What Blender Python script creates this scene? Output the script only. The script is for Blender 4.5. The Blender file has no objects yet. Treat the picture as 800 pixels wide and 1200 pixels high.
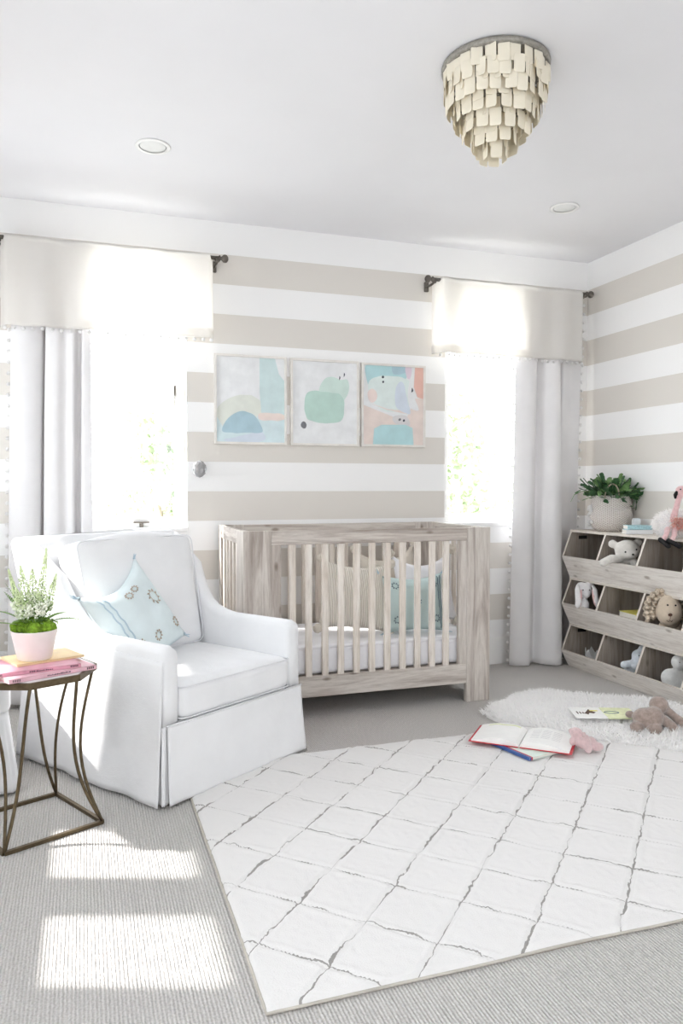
import bpy, bmesh, math, random
from mathutils import Vector, Matrix, Euler, noise
scn = bpy.context.scene
COL = scn.collection
RND = random.Random(11)
PI = math.pi
R = math.radians

# ------------------------------------------------------------------ materials
def new_mat(name):
    m = bpy.data.materials.new(name); m.use_nodes = True
    nt = m.node_tree; nt.nodes.clear()
    out = nt.nodes.new('ShaderNodeOutputMaterial')
    p = nt.nodes.new('ShaderNodeBsdfPrincipled')
    nt.links.new(p.outputs[0], out.inputs[0])
    return m, nt, p, out
def N(nt, kind, **kw):
    n = nt.nodes.new(kind)
    for k, v in kw.items():
        if k in n.inputs: n.inputs[k].default_value = v
        else: setattr(n, k, v)
    return n
def lin(c):
    return tuple(((v/255.0)/12.92 if v/255.0 <= .04045 else ((v/255.0+.055)/1.055)**2.4) for v in c)+(1,)
def mapping(nt, scale=(1,1,1), rot=(0,0,0)):
    tc = N(nt, 'ShaderNodeTexCoord'); mp = N(nt, 'ShaderNodeMapping')
    mp.inputs['Scale'].default_value = scale; mp.inputs['Rotation'].default_value = rot
    nt.links.new(tc.outputs['Object'], mp.inputs['Vector'])
    return mp.outputs[0]
def ramp(nt, fac, stops):
    r = N(nt, 'ShaderNodeValToRGB')
    el = r.color_ramp.elements
    while len(el) < len(stops): el.new(.5)
    for e, (p, c) in zip(el, stops): e.position = p; e.color = c
    nt.links.new(fac, r.inputs[0]); return r.outputs[0]
def bump(nt, h, p, strength=.3, dist=.01):
    b = N(nt, 'ShaderNodeBump'); b.inputs['Strength'].default_value = strength; b.inputs['Distance'].default_value = dist
    nt.links.new(h, b.inputs['Height']); nt.links.new(b.outputs[0], p.inputs['Normal'])
def plain(name, c, rough=.6, metal=0, var=.06, scale=20, bs=0, bscale=200, spec=.3, sheen=0):
    """a colour with soft procedural variation and optional fine bump"""
    m, nt, p, out = new_mat(name)
    v = mapping(nt)
    n = N(nt, 'ShaderNodeTexNoise', Scale=scale, Detail=3)
    nt.links.new(v, n.inputs['Vector'])
    a = lin(c); lo = tuple(x*(1-var) for x in a[:3])+(1,); hi = tuple(min(1, x*(1+var)) for x in a[:3])+(1,)
    nt.links.new(ramp(nt, n.outputs[0], [(.3, lo), (.7, hi)]), p.inputs['Base Color'])
    p.inputs['Roughness'].default_value = rough; p.inputs['Metallic'].default_value = metal
    p.inputs['Specular IOR Level'].default_value = spec
    if sheen: p.inputs['Sheen Weight'].default_value = sheen
    if bs:
        n2 = N(nt, 'ShaderNodeTexNoise', Scale=bscale, Detail=2)
        nt.links.new(v, n2.inputs['Vector']); bump(nt, n2.outputs[0], p, bs, .004)
    return m
def fabric(name, c, transl=0, bs=.25, bscale=350, var=.03, wrinkle=0):
    m, nt, p, out = new_mat(name)
    v = mapping(nt)
    n = N(nt, 'ShaderNodeTexNoise', Scale=6, Detail=3); nt.links.new(v, n.inputs['Vector'])
    a = lin(c); lo = tuple(x*(1-var) for x in a[:3])+(1,); hi = tuple(min(1, x*(1+var)) for x in a[:3])+(1,)
    nt.links.new(ramp(nt, n.outputs[0], [(.3, lo), (.7, hi)]), p.inputs['Base Color'])
    p.inputs['Roughness'].default_value = .9; p.inputs['Specular IOR Level'].default_value = .15
    n2 = N(nt, 'ShaderNodeTexNoise', Scale=bscale, Detail=1); nt.links.new(v, n2.inputs['Vector'])
    h = n2.outputs[0]
    if wrinkle:
        n3 = N(nt, 'ShaderNodeTexNoise', Scale=wrinkle, Detail=4, Roughness=.55); nt.links.new(v, n3.inputs['Vector'])
        mm = N(nt, 'ShaderNodeMath', operation='MULTIPLY_ADD'); mm.inputs[1].default_value = 6
        nt.links.new(n3.outputs[0], mm.inputs[0]); nt.links.new(n2.outputs[0], mm.inputs[2]); h = mm.outputs[0]
    bump(nt, h, p, bs, .003)
    if transl:
        t = N(nt, 'ShaderNodeBsdfTranslucent'); t.inputs[0].default_value = a
        mx = N(nt, 'ShaderNodeMixShader'); mx.inputs[0].default_value = transl
        nt.links.new(p.outputs[0], mx.inputs[1]); nt.links.new(t.outputs[0], mx.inputs[2]); nt.links.new(mx.outputs[0], out.inputs[0])
    return m
def wood(name, c1, c2, c3, axis='z', rough=.65, seed=0., knots=True):
    m, nt, p, out = new_mat(name)
    sc = {'x': (1.1, 13, 13), 'y': (13, 1.1, 13), 'z': (13, 13, 1.1)}[axis]
    tc = N(nt, 'ShaderNodeTexCoord'); mp = N(nt, 'ShaderNodeMapping')
    mp.inputs['Scale'].default_value = sc; mp.inputs['Location'].default_value = (seed, seed*2, seed*3)
    nt.links.new(tc.outputs['Object'], mp.inputs['Vector']); v = mp.outputs[0]
    n = N(nt, 'ShaderNodeTexNoise', Scale=1.15, Detail=7, Roughness=.6, Distortion=1.1); nt.links.new(v, n.inputs['Vector'])
    col = ramp(nt, n.outputs[0], [(.3, lin(c3)), (.45, lin(c1)), (.56, lin(c2)), (.72, lin(c1))])
    n2 = N(nt, 'ShaderNodeTexNoise', Scale=6.5, Detail=5, Roughness=.7); nt.links.new(v, n2.inputs['Vector'])
    mix = N(nt, 'ShaderNodeMix', data_type='RGBA', blend_type='MULTIPLY'); mix.inputs[0].default_value = .55
    nt.links.new(col, mix.inputs[6]); nt.links.new(ramp(nt, n2.outputs[0], [(.32, (.62, .58, .55, 1)), (.55, (1, 1, 1, 1))]), mix.inputs[7])
    cur = mix.outputs[2]
    if knots:
        mp2 = N(nt, 'ShaderNodeMapping'); s2 = {'x': (5, 11, 11), 'y': (11, 5, 11), 'z': (11, 11, 5)}[axis]
        mp2.inputs['Scale'].default_value = s2; mp2.inputs['Location'].default_value = (seed+.3, seed, seed)
        nt.links.new(tc.outputs['Object'], mp2.inputs['Vector'])
        vo = N(nt, 'ShaderNodeTexVoronoi', Scale=1.0, Randomness=1.0); nt.links.new(mp2.outputs[0], vo.inputs['Vector'])
        mk = N(nt, 'ShaderNodeMix', data_type='RGBA', blend_type='MULTIPLY'); mk.inputs[0].default_value = .8
        nt.links.new(cur, mk.inputs[6]); nt.links.new(ramp(nt, vo.outputs['Distance'], [(.07, (.38, .33, .29, 1)), (.16, (1, 1, 1, 1))]), mk.inputs[7])
        cur = mk.outputs[2]
    nt.links.new(cur, p.inputs['Base Color']); p.inputs['Roughness'].default_value = rough
    p.inputs['Specular IOR Level'].default_value = .25
    bump(nt, n2.outputs[0], p, .25, .003)
    return m

def stripe_wall(name):
    """horizontal painted stripes: pitch .1732 m, first beige edge at 2.547 m, plus white baseboard height left plain"""
    m, nt, p, out = new_mat(name)
    tc = N(nt, 'ShaderNodeTexCoord'); sp = N(nt, 'ShaderNodeSeparateXYZ'); nt.links.new(tc.outputs['Object'], sp.inputs[0])
    a = N(nt, 'ShaderNodeMath', operation='SUBTRACT'); a.inputs[0].default_value = 2.547; nt.links.new(sp.outputs[2], a.inputs[1])
    d = N(nt, 'ShaderNodeMath', operation='DIVIDE'); nt.links.new(a.outputs[0], d.inputs[0]); d.inputs[1].default_value = .1732*2
    fr = N(nt, 'ShaderNodeMath', operation='FRACT'); nt.links.new(d.outputs[0], fr.inputs[0])
    lt = N(nt, 'ShaderNodeMath', operation='LESS_THAN'); nt.links.new(fr.outputs[0], lt.inputs[0]); lt.inputs[1].default_value = .5
    gt = N(nt, 'ShaderNodeMath', operation='LESS_THAN'); nt.links.new(sp.outputs[2], gt.inputs[0]); gt.inputs[1].default_value = 2.547
    mu = N(nt, 'ShaderNodeMath', operation='MULTIPLY'); nt.links.new(lt.outputs[0], mu.inputs[0]); nt.links.new(gt.outputs[0], mu.inputs[1])
    mx = N(nt, 'ShaderNodeMix', data_type='RGBA'); mx.inputs[6].default_value = lin((242, 241, 240)); mx.inputs[7].default_value = lin((219, 214, 207))
    nt.links.new(mu.outputs[0], mx.inputs[0]); nt.links.new(mx.outputs[2], p.inputs['Base Color'])
    p.inputs['Roughness'].default_value = .7; p.inputs['Specular IOR Level'].default_value = .2
    n = N(nt, 'ShaderNodeTexNoise', Scale=120, Detail=2); nt.links.new(tc.outputs['Object'], n.inputs['Vector']); bump(nt, n.outputs[0], p, .08, .002)
    return m
def carpet_mat():
    m, nt, p, out = new_mat('looped_carpet')
    tc = N(nt, 'ShaderNodeTexCoord')
    mp = N(nt, 'ShaderNodeMapping'); mp.inputs['Scale'].default_value = (1, .42, 1); nt.links.new(tc.outputs['Object'], mp.inputs['Vector'])
    vo = N(nt, 'ShaderNodeTexVoronoi', Scale=150, Randomness=.55); nt.links.new(mp.outputs[0], vo.inputs['Vector'])
    wv = N(nt, 'ShaderNodeTexWave', wave_type='BANDS', bands_direction='X', Scale=34, Distortion=1.2, Detail=1)
    wv.inputs['Detail Scale'].default_value = 3; nt.links.new(tc.outputs['Object'], wv.inputs['Vector'])
    n = N(nt, 'ShaderNodeTexNoise', Scale=160, Detail=2); nt.links.new(tc.outputs['Object'], n.inputs['Vector'])
    c1 = ramp(nt, wv.outputs[0], [(.1, lin((200, 196, 192))), (.6, lin((212, 209, 206)))])
    mx = N(nt, 'ShaderNodeMix', data_type='RGBA', blend_type='MULTIPLY'); mx.inputs[0].default_value = .6
    nt.links.new(c1, mx.inputs[6]); nt.links.new(ramp(nt, n.outputs[0], [(.32, (.66, .65, .64, 1)), (.60, (1, 1, 1, 1))]), mx.inputs[7])
    nt.links.new(mx.outputs[2], p.inputs['Base Color']); p.inputs['Roughness'].default_value = .95; p.inputs['Specular IOR Level'].default_value = .05
    ad = N(nt, 'ShaderNodeMath', operation='SUBTRACT'); nt.links.new(wv.outputs[0], ad.inputs[0]); nt.links.new(vo.outputs[0], ad.inputs[1])
    bump(nt, ad.outputs[0], p, .6, .006)
    return m
def glass_mat():
    m, nt, p, out = new_mat('window_glass')
    t = N(nt, 'ShaderNodeBsdfTransparent'); g = N(nt, 'ShaderNodeBsdfGlossy'); g.inputs['Roughness'].default_value = .02
    mx = N(nt, 'ShaderNodeMixShader'); mx.inputs[0].default_value = .03
    nt.links.new(t.outputs[0], mx.inputs[1]); nt.links.new(g.outputs[0], mx.inputs[2]); nt.links.new(mx.outputs[0], out.inputs[0])
    return m
def rug_mat():
    m, nt, p, out = new_mat('ivory_rug')
    tc = N(nt, 'ShaderNodeTexCoord')
    nz = N(nt, 'ShaderNodeTexNoise', Scale=14, Detail=4, Roughness=.6); nt.links.new(tc.outputs['Object'], nz.inputs['Vector'])
    sb = N(nt, 'ShaderNodeVectorMath', operation='SUBTRACT'); nt.links.new(nz.outputs['Color'], sb.inputs[0]); sb.inputs[1].default_value = (.5, .5, .5)
    sc = N(nt, 'ShaderNodeVectorMath', operation='SCALE'); nt.links.new(sb.outputs[0], sc.inputs[0]); sc.inputs[3].default_value = .035
    ad = N(nt, 'ShaderNodeVectorMath', operation='ADD'); nt.links.new(tc.outputs['Object'], ad.inputs[0]); nt.links.new(sc.outputs[0], ad.inputs[1])
    sp = N(nt, 'ShaderNodeSeparateXYZ'); nt.links.new(ad.outputs[0], sp.inputs[0])
    def family(op, c0, step):
        a = N(nt, 'ShaderNodeMath', operation=op); nt.links.new(sp.outputs[1], a.inputs[0]); nt.links.new(sp.outputs[0], a.inputs[1])
        b = N(nt, 'ShaderNodeMath', operation='SUBTRACT'); nt.links.new(a.outputs[0], b.inputs[0]); b.inputs[1].default_value = c0
        w = N(nt, 'ShaderNodeMath', operation='PINGPONG'); nt.links.new(b.outputs[0], w.inputs[0]); w.inputs[1].default_value = step/2
        return w.outputs[0]
    fa = family('SUBTRACT', 1.17-.292*9, .292); fb = family('ADD', 2.28-.296*9, .296)
    br = N(nt, 'ShaderNodeTexNoise', Scale=9, Detail=3); nt.links.new(tc.outputs['Object'], br.inputs['Vector'])
    def line(f, wmax):
        w = N(nt, 'ShaderNodeMapRange'); nt.links.new(br.outputs[0], w.inputs[0])
        w.inputs[1].default_value = .38; w.inputs[2].default_value = .62; w.inputs[3].default_value = .0004; w.inputs[4].default_value = wmax
        l = N(nt, 'ShaderNodeMath', operation='LESS_THAN'); nt.links.new(f, l.inputs[0]); nt.links.new(w.outputs[0], l.inputs[1]); return l.outputs[0]
    mx = N(nt, 'ShaderNodeMath', operation='MAXIMUM'); nt.links.new(line(fa, .0052), mx.inputs[0]); nt.links.new(line(fb, .0036), mx.inputs[1])
    # pattern stops short of the border
    cm = N(nt, 'ShaderNodeMix', data_type='RGBA'); cm.inputs[6].default_value = lin((230, 228, 226)); cm.inputs[7].default_value = lin((160, 157, 153))
    nt.links.new(mx.outputs[0], cm.inputs[0]); nt.links.new(cm.outputs[2], p.inputs['Base Color'])
    p.inputs['Roughness'].default_value = .95; p.inputs['Specular IOR Level'].default_value = .05
    fn = N(nt, 'ShaderNodeTexNoise', Scale=260, Detail=2); nt.links.new(tc.outputs['Object'], fn.inputs['Vector']); bump(nt, fn.outputs[0], p, .35, .004)
    return m

M = {}
M['wall'] = stripe_wall('striped_wall_paint')
M['ceiling'] = plain('ceiling_paint', (229, 228, 230), .8, var=.01, scale=3)
M['trim'] = plain('white_trim_paint', (240, 239, 237), .45, var=.01)
M['carpet'] = carpet_mat(); M['glass'] = glass_mat(); M['rug'] = rug_mat()
M['rug_under'] = plain('rug_backing', (150, 142, 130), .9)
M['slip'] = fabric('white_slipcover', (236, 236, 237), bs=.35, wrinkle=9)
M['piping'] = fabric('pale_grey_piping', (228, 228, 230))  # even pale grey cloth for all piping
M['linen'] = fabric('sheer_linen', (250, 248, 245), transl=.58, bs=.3, bscale=500)
M['curtain'] = fabric('curtain_cloth', (233, 231, 231), transl=.12, bs=.2, wrinkle=5)
M['pompom'] = fabric('pompom_yarn', (244, 243, 242), transl=.4, bs=.8, bscale=600)
M['iron'] = plain('aged_iron', (110, 104, 97), .45, .7)
M['brass'] = plain('antique_brass', (104, 91, 71), .42, .8, var=.2, scale=60)
M['marble'] = plain('white_marble', (226, 224, 224), .2, var=.05, scale=8, spec=.5)
G1, G2, G3 = (188, 178, 170), (210, 203, 195), (155, 144, 135)
M['wood_z'] = wood('weathered_oak_upright', G1, G2, G3, 'z')
M['wood_x'] = wood('weathered_oak_rail', G1, G2, G3, 'x', seed=3.1)
M['wood_y'] = wood('weathered_oak_side', G1, G2, G3, 'y', seed=5.3)
M['slat'] = wood('weathered_oak_slat', (222, 212, 201), (231, 223, 214), (204, 191, 178), 'z', seed=1.7, knots=False)
B1, B2, B3 = (232, 226, 219), (240, 235, 229), (214, 206, 198)
M['bin_y'] = wood('bin_wood_long', B1, B2, B3, 'y', seed=2.2)
M['bin_x'] = wood('bin_wood_inner_shaded', (150, 140, 130), (166, 156, 146), (126, 116, 106), 'z', seed=7.7)  # same oak, darkened to put the bin interior's shade into the colour
M['bin_edge'] = plain('bin_wood_edge', (214, 206, 196), .6, var=.06, scale=40)
M['dark'] = plain('slot_shade_and_ink', (30, 26, 24), .8)  # near-black for the handle cutout's shade and the spine lettering
M['black'] = plain('black_plush', (22, 21, 22), .5)
M['mattress'] = fabric('quilted_sheet', (234, 233, 236), bs=.9, bscale=70)
M['sheet'] = fabric('smooth_sheet', (238, 237, 240), bs=.2, wrinkle=7)
M['cream_knit'] = fabric('cream_knit', (214, 206, 194), bs=.6, bscale=160)
M['aqua'] = fabric('aqua_print', (197, 215, 214), bs=.3)
M['aqua_pale'] = fabric('pale_aqua_print', (222, 233, 235), bs=.3, var=.08)
M['slate'] = fabric('slate_blue_thread', (118, 136, 146))
M['bronze_thread'] = fabric('bronze_thread', (190, 178, 164))
M['silver'] = plain('silver_frame', (226, 222, 216), .4, 0)
M['capiz'] = fabric('capiz_shell', (240, 233, 216), transl=.2, bs=.15, bscale=90, var=.10)
# ------------------------------------------------------------------ object helpers
def obj(name, bm, mat, parent=None, smooth=False, loc=None, rot=None, kind=None):
    me = bpy.data.meshes.new(name); bmesh.ops.recalc_face_normals(bm, faces=bm.faces[:]) if len(bm.faces) < 60000 else None
    bm.to_mesh(me); bm.free()
    o = bpy.data.objects.new(name, me); COL.objects.link(o)
    for mm in (mat if isinstance(mat, (list, tuple)) else [mat]): me.materials.append(mm)
    if smooth:
        for f in me.polygons: f.use_smooth = True
    if loc: o.location = loc
    if rot: o.rotation_euler = rot
    if parent: o.parent = parent
    if kind: o['kind'] = kind
    return o
def tag(o, label, cat, group=None):
    o['label'] = label; o['category'] = cat
    if group: o['group'] = group
    return o
def thing(name, label, cat, loc=(0, 0, 0), rz=0, group=None):
    o = bpy.data.objects.new(name, None); COL.objects.link(o); o.empty_display_size = .05
    o.location = loc; o.rotation_euler = (0, 0, rz)
    return tag(o, label, cat, group)
def struct(name, bm, mat, smooth=False):
    return obj(name, bm, mat, None, smooth, kind='structure')
def child_copy(src, parent, loc):
    c = src.copy(); COL.objects.link(c); c.parent = parent; c.location = loc; return c
def BM(): return bmesh.new()
def bx(bm, x0, x1, y0, y1, z0, z1, bev=0, mi=0, T=None, seg=1):
    g = bmesh.ops.create_cube(bm, size=1); vs = g['verts']
    for v in vs:
        v.co = Vector((x0+(v.co.x+.5)*(x1-x0), y0+(v.co.y+.5)*(y1-y0), z0+(v.co.z+.5)*(z1-z0)))
    fs = set(f for v in vs for f in v.link_faces)
    if bev:
        es = list(set(e for v in vs for e in v.link_edges))
        r = bmesh.ops.bevel(bm, geom=es, offset=bev, segments=seg, affect='EDGES', profile=.5)
        fs = set(r['faces']) | set(f for f in fs if f.is_valid)
        vs = list(set(v for f in fs for v in f.verts))
    for f in fs:
        if f.is_valid: f.material_index = mi
    if T:
        for v in vs: v.co = T @ v.co
    return vs
def prism(bm, poly, axis, d0, d1, rim=0, cap=0):
    """poly: 2D points in the plane normal to axis ('x': (y,z), 'y': (x,z), 'z': (x,y))"""
    def P(a, b, d): return {'x': (d, a, b), 'y': (a, d, b), 'z': (a, b, d)}[axis]
    A = [bm.verts.new(P(a, b, d0)) for a, b in poly]; B = [bm.verts.new(P(a, b, d1)) for a, b in poly]
    n = len(poly)
    f = bm.faces.new(A); f.material_index = cap
    f = bm.faces.new(B[::-1]); f.material_index = cap
    for i in range(n):
        f = bm.faces.new((A[i], B[i], B[(i+1) % n], A[(i+1) % n])); f.material_index = rim
    return A+B
def loft(bm, rings, cap=True, closed=False, mi=0):
    V = [[bm.verts.new(p) for p in r] for r in rings]; n = len(V[0])
    K = len(V) if closed else len(V)-1
    for i in range(K):
        a, b = V[i], V[(i+1) % len(V)]
        for j in range(n):
            f = bm.faces.new((a[j], a[(j+1) % n], b[(j+1) % n], b[j])); f.material_index = mi
    if cap and not closed:
        bm.faces.new(V[0][::-1]).material_index = mi; bm.faces.new(V[-1]).material_index = mi
    return V
def tube(bm, pts, r, seg=8, closed=False, mi=0, flat=None):
    """r: number or list; flat=(w,h) scales the section"""
    pts = [Vector(p) for p in pts]; n = len(pts); rings = []
    up = Vector((0, 0, 1)); prev = None
    for i, p in enumerate(pts):
        if closed: t = pts[(i+1) % n]-pts[i-1]
        else: t = pts[min(i+1, n-1)]-pts[max(i-1, 0)]
        t.normalize()
        if prev is None:
            a = up if abs(t.dot(up)) < .95 else Vector((1, 0, 0))
            s = t.cross(a).normalized()
        else:
            s = (prev - t*prev.dot(t)).normalized()
        prev = s; u = s.cross(t)
        rr = r[i] if isinstance(r, (list, tuple)) else r
        fx, fy = flat if flat else (1, 1)
        rings.append([p + s*math.cos(2*PI*k/seg+PI/seg)*rr*fx + u*math.sin(2*PI*k/seg+PI/seg)*rr*fy for k in range(seg)])
    return loft(bm, rings, not closed, closed, mi)
def lathe(bm, prof, seg=24, c=(0, 0, 0), mi=0, cap=True, wob=None):
    rings = []
    for r, z in prof:
        rings.append([Vector((c[0]+r*math.cos(2*PI*k/seg), c[1]+r*math.sin(2*PI*k/seg), c[2]+z)) for k in range(seg)])
    return loft(bm, rings, cap, False, mi)
def ell(bm, c, r, rot=(0, 0, 0), sub=3, mi=0):
    g = bmesh.ops.create_icosphere(bm, subdivisions=sub, radius=1)
    r = (r, r, r) if not isinstance(r, (tuple, list)) else r
    T = Matrix.Translation(c) @ Euler(rot).to_matrix().to_4x4() @ Matrix.Diagonal((r[0], r[1], r[2], 1))
    for v in g['verts']: v.co = T @ v.co
    for f in set(f for v in g['verts'] for f in v.link_faces): f.material_index = mi
def grid(bm, nu, nv, fn, mi=0, wrap=False):
    V = [[bm.verts.new(fn(i/nu, j/nv)) for j in range(nv+1)] for i in range(nu if wrap else nu+1)]
    L = len(V)
    for i in range(nu):
        for j in range(nv):
            a, b = V[i], V[(i+1) % L]
            f = bm.faces.new((a[j], b[j], b[j+1], a[j+1])); f.material_index = mi
    return V
def solid(o, t, off=0):
    m = o.modifiers.new('thickness', 'SOLIDIFY'); m.thickness = t; m.offset = off; return o
def rbox(bm, sx, sy, sz, r=.03, n=10, crown=0, crown_y=0, fn=None):
    """soft box centred on the origin: rounded edges, puffed faces; fn deforms"""
    b2 = BM(); bmesh.ops.create_cube(b2, size=2)
    bmesh.ops.subdivide_edges(b2, edges=b2.edges[:], cuts=n, use_grid_fill=True)
    h = Vector((sx/2, sy/2, sz/2)); out = {}
    for v in b2.verts:
        u = v.co.copy()
        # denser towards the edges
        q = Vector([math.copysign(abs(c)**.75, c) for c in u])
        p = Vector((q.x*h.x, q.y*h.y, q.z*h.z))
        c = Vector([max(-(h[i]-r), min(h[i]-r, p[i])) for i in range(3)])
        d = p-c
        if d.length > 1e-6: p = c + d.normalized()*r if abs(max(abs(u.x), abs(u.y), abs(u.z))-1) < 1e-4 else p
        p.z += math.copysign(crown*(1-q.x**2)*(1-q.y**2), u.z) if abs(u.z) > .99 else 0
        p.y += math.copysign(crown_y*(1-q.x**2)*(1-q.z**2), u.y) if abs(u.y) > .99 else 0
        if fn: p = fn(p)
        v.co = p
    me = bpy.data.meshes.new('tmp'); b2.to_mesh(me); b2.free(); bm.from_mesh(me); bpy.data.meshes.remove(me)
def pillow(bm, w, h, t, n=18, pinch=.07, sag=0, seed=1, mi=0):
    """knife-edge pillow standing in the xz plane, centred, facing -y"""
    for s in (-1, 1):
        def fn(a, b):
            u, v = a*2-1, b*2-1
            x = u*w/2*(1-pinch*(1-v*v)*abs(u)); z = v*h/2*(1-pinch*(1-u*u)*abs(v))
            k = (max(0, 1-u**2)**.55)*(max(0, 1-v**2)**.55)
            nn = noise.noise(Vector((u*2.3+seed, v*2.3, s*1.7)))*.012*k
            z -= sag*(1-u*u)*max(0, v)**2
            return Vector((x, s*(t/2*k+nn), z))
        grid(bm, n, n, fn, mi)
    bmesh.ops.remove_doubles(bm, verts=bm.verts[:], dist=.0006)
def blob(name, parts, mat, parent, vox=.006, smooth=6):
    """one continuous soft body from overlapping ellipsoids"""
    b = BM()
    for p in parts:
        if len(p) == 2 or not isinstance(p[2], (tuple, list)): ell(b, p[0], p[1], p[2] if len(p) > 2 else (0, 0, 0), 3)
        else: ell(b, p[0], p[1], p[2], 3)
    o = obj(name, b, mat, parent, True)
    m = o.modifiers.new('skin', 'REMESH'); m.mode = 'VOXEL'; m.voxel_size = vox; m.use_smooth_shade = True
    if smooth:
        s = o.modifiers.new('soften', 'SMOOTH'); s.factor = .6; s.iterations = smooth
    return o
def limb(a, b, r0, r1, n=5):
    a, b = Vector(a), Vector(b)
    return [(tuple(a.lerp(b, k/(n-1))), r0+(r1-r0)*k/(n-1)) for k in range(n)]
def tufts(bm, base, count, L, w, seed=0, up=.4, mi=0):
    """base(): -> (point, normal); short tapering hairs as thin triangles"""
    rr = random.Random(seed)
    for _ in range(count):
        p, nrm = base(rr)
        d = (nrm*up + Vector((rr.gauss(0, .5), rr.gauss(0, .5), rr.gauss(0, .3)))).normalized()
        if d.dot(nrm) < .1: d = (d + nrm*.5).normalized()
        l = L*rr.uniform(.6, 1.2)
        s = d.cross(Vector((rr.gauss(0, 1), rr.gauss(0, 1), rr.gauss(0, 1)))).normalized()*w
        q = p + d*l*.55 + nrm*l*.06; e = p + d*l + Vector((0, 0, -l*.18))
        v = [bm.verts.new(x) for x in (p-s, p+s, q+s*.7, q-s*.7, e)]
        bm.faces.new((v[0], v[1], v[2], v[3])).material_index = mi; bm.faces.new((v[3], v[2], v[4])).material_index = mi

# ------------------------------------------------------------------ the room
XR, XL, YB, YF, ZC = 3.318, -1.0, 4.46, -1.9, 2.735
WT = .16
SILL, HEAD = .95, 2.42
def holed(bm, u0, u1, z0, z1, holes, put):
    us = sorted({u0, u1} | {h[0] for h in holes} | {h[1] for h in holes}); zs = sorted({z0, z1} | {h[2] for h in holes} | {h[3] for h in holes})
    for i in range(len(us)-1):
        for j in range(len(zs)-1):
            cu, cz = (us[i]+us[i+1])/2, (zs[j]+zs[j+1])/2
            if any(h[0] < cu < h[1] and h[2] < cz < h[3] for h in holes): continue
            put(us[i], us[i+1], zs[j], zs[j+1])
W1 = (-.25, .57, SILL, HEAD); W2 = (2.228, 3.06, SILL, HEAD)
b = BM(); holed(b, XL-WT, XR+WT, 0, ZC, [W1, W2], lambda a, c, d, e: bx(b, a, c, YB, YB+WT, d, e)); struct('wall_back', b, M['wall'])
b = BM(); bx(b, XR, XR+WT, YF-WT, YB, 0, ZC); struct('wall_right', b, M['wall'])
LW = [(2.17, 2.60, SILL, 1.60), (2.70, 3.16, SILL, 1.60), (3.42, 4.02, SILL, 2.12), (-.3, 1.2, SILL, HEAD)]  # first two heads lowered to trim the sun; last window added for daylight
b = BM(); holed(b, YF-WT, YB, 0, ZC, LW, lambda a, c, d, e: bx(b, XL-WT, XL, a, c, d, e)); struct('wall_left', b, M['wall'])
FW = [(.9, 2.3, .9, HEAD)]  # unseen window behind the camera, added to brighten the room
b = BM(); holed(b, XL, XR, 0, ZC, FW, lambda a, c, d, e: bx(b, a, c, YF-WT, YF, d, e)); struct('wall_front', b, M['wall'])
b = BM(); bx(b, XL-WT, XR+WT, YF-WT, YB+WT, -.12, 0); struct('floor', b, M['carpet'])
b = BM(); bx(b, XL-WT, XR+WT, YF-WT, YB+WT, ZC, ZC+.15); struct('ceiling', b, M['ceiling'])
def base_prof(): return [(0, 0), (.016, 0), (.016, .15), (.012, .168), (.006, .178), (0, .18)]
b = BM(); prism(b, [(YB-d, z) for d, z in base_prof()], 'x', XL, XR); struct('baseboard_back', b, M['trim'])
b = BM(); prism(b, [(XR-d, z) for d, z in base_prof()], 'y', YF, YB-.016); struct('baseboard_right', b, M['trim'])
b = BM(); prism(b, [(XL+d, z) for d, z in base_prof()], 'y', YF, YB-.016); struct('baseboard_left', b, M['trim'])

def window(name, a0, a1, z0, z1, put, mid=None, handle=False):
    """sash set in the wall opening; put(bm, a0,a1,d0,d1,z0,z1) places a box, d = depth from the outer face"""
    f = .058
    fr = BM()
    for q in ((a0, a0+f, z0, z1), (a1-f, a1, z0, z1), (a0+f, a1-f, z0, z0+f), (a0+f, a1-f, z1-f, z1)):
        put(fr, q[0], q[1], .03, .085, q[2], q[3])
    if mid: put(fr, mid-.03, mid+.03, .03, .08, z0+f, z1-f)
    w = struct(name, fr, M['trim'])
    g = BM(); put(g, a0+f, a1-f, .05, .056, z0+f, z1-f); obj('window_pane', g, M['glass'], w)
    s = BM(); put(s, a0-.0, a1+.0, .085, WT+.012, z0-.022, z0+.002); obj('window_sill', s, M['trim'], w)
    if handle:
        h = BM()
        put(h, a1-f-.008, a1-f+.004, .085, .100, 1.72, 1.78); put(h, a1-f-.005, a1-f, .085, .092, 1.65, 1.72)
        obj('window_latch', h, M['iron'], w)
        k = BM(); put(k, .27, .36, .085, .105, z0+f-.03, z0+f-.022); put(k, .305, .325, .085, .11, z0+.002, z0+f-.03); obj('crank_handle', k, M['iron'], w)
    return w
putB = lambda bm, a, c, d0, d1, z0, z1: bx(bm, a, c, YB+WT-d1, YB+WT-d0, z0, z1, .002)
putL = lambda bm, a, c, d0, d1, z0, z1: bx(bm, XL-WT+d0, XL-WT+d1, a, c, z0, z1, .002)
putF = lambda bm, a, c, d0, d1, z0, z1: bx(bm, a, c, YF-WT+d0, YF-WT+d1, z0, z1, .002)
window('window_1', *W1, putB, handle=True)
window('window_2', *W2, putB)
for k, q in enumerate(LW): window('window_%d' % (k+3), *q, putL, mid=None if k < 3 else (q[0]+q[1])/2)  # the last left window is unseen and added for fill light
window('window_7', *FW[0], putF, mid=1.6)

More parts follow.
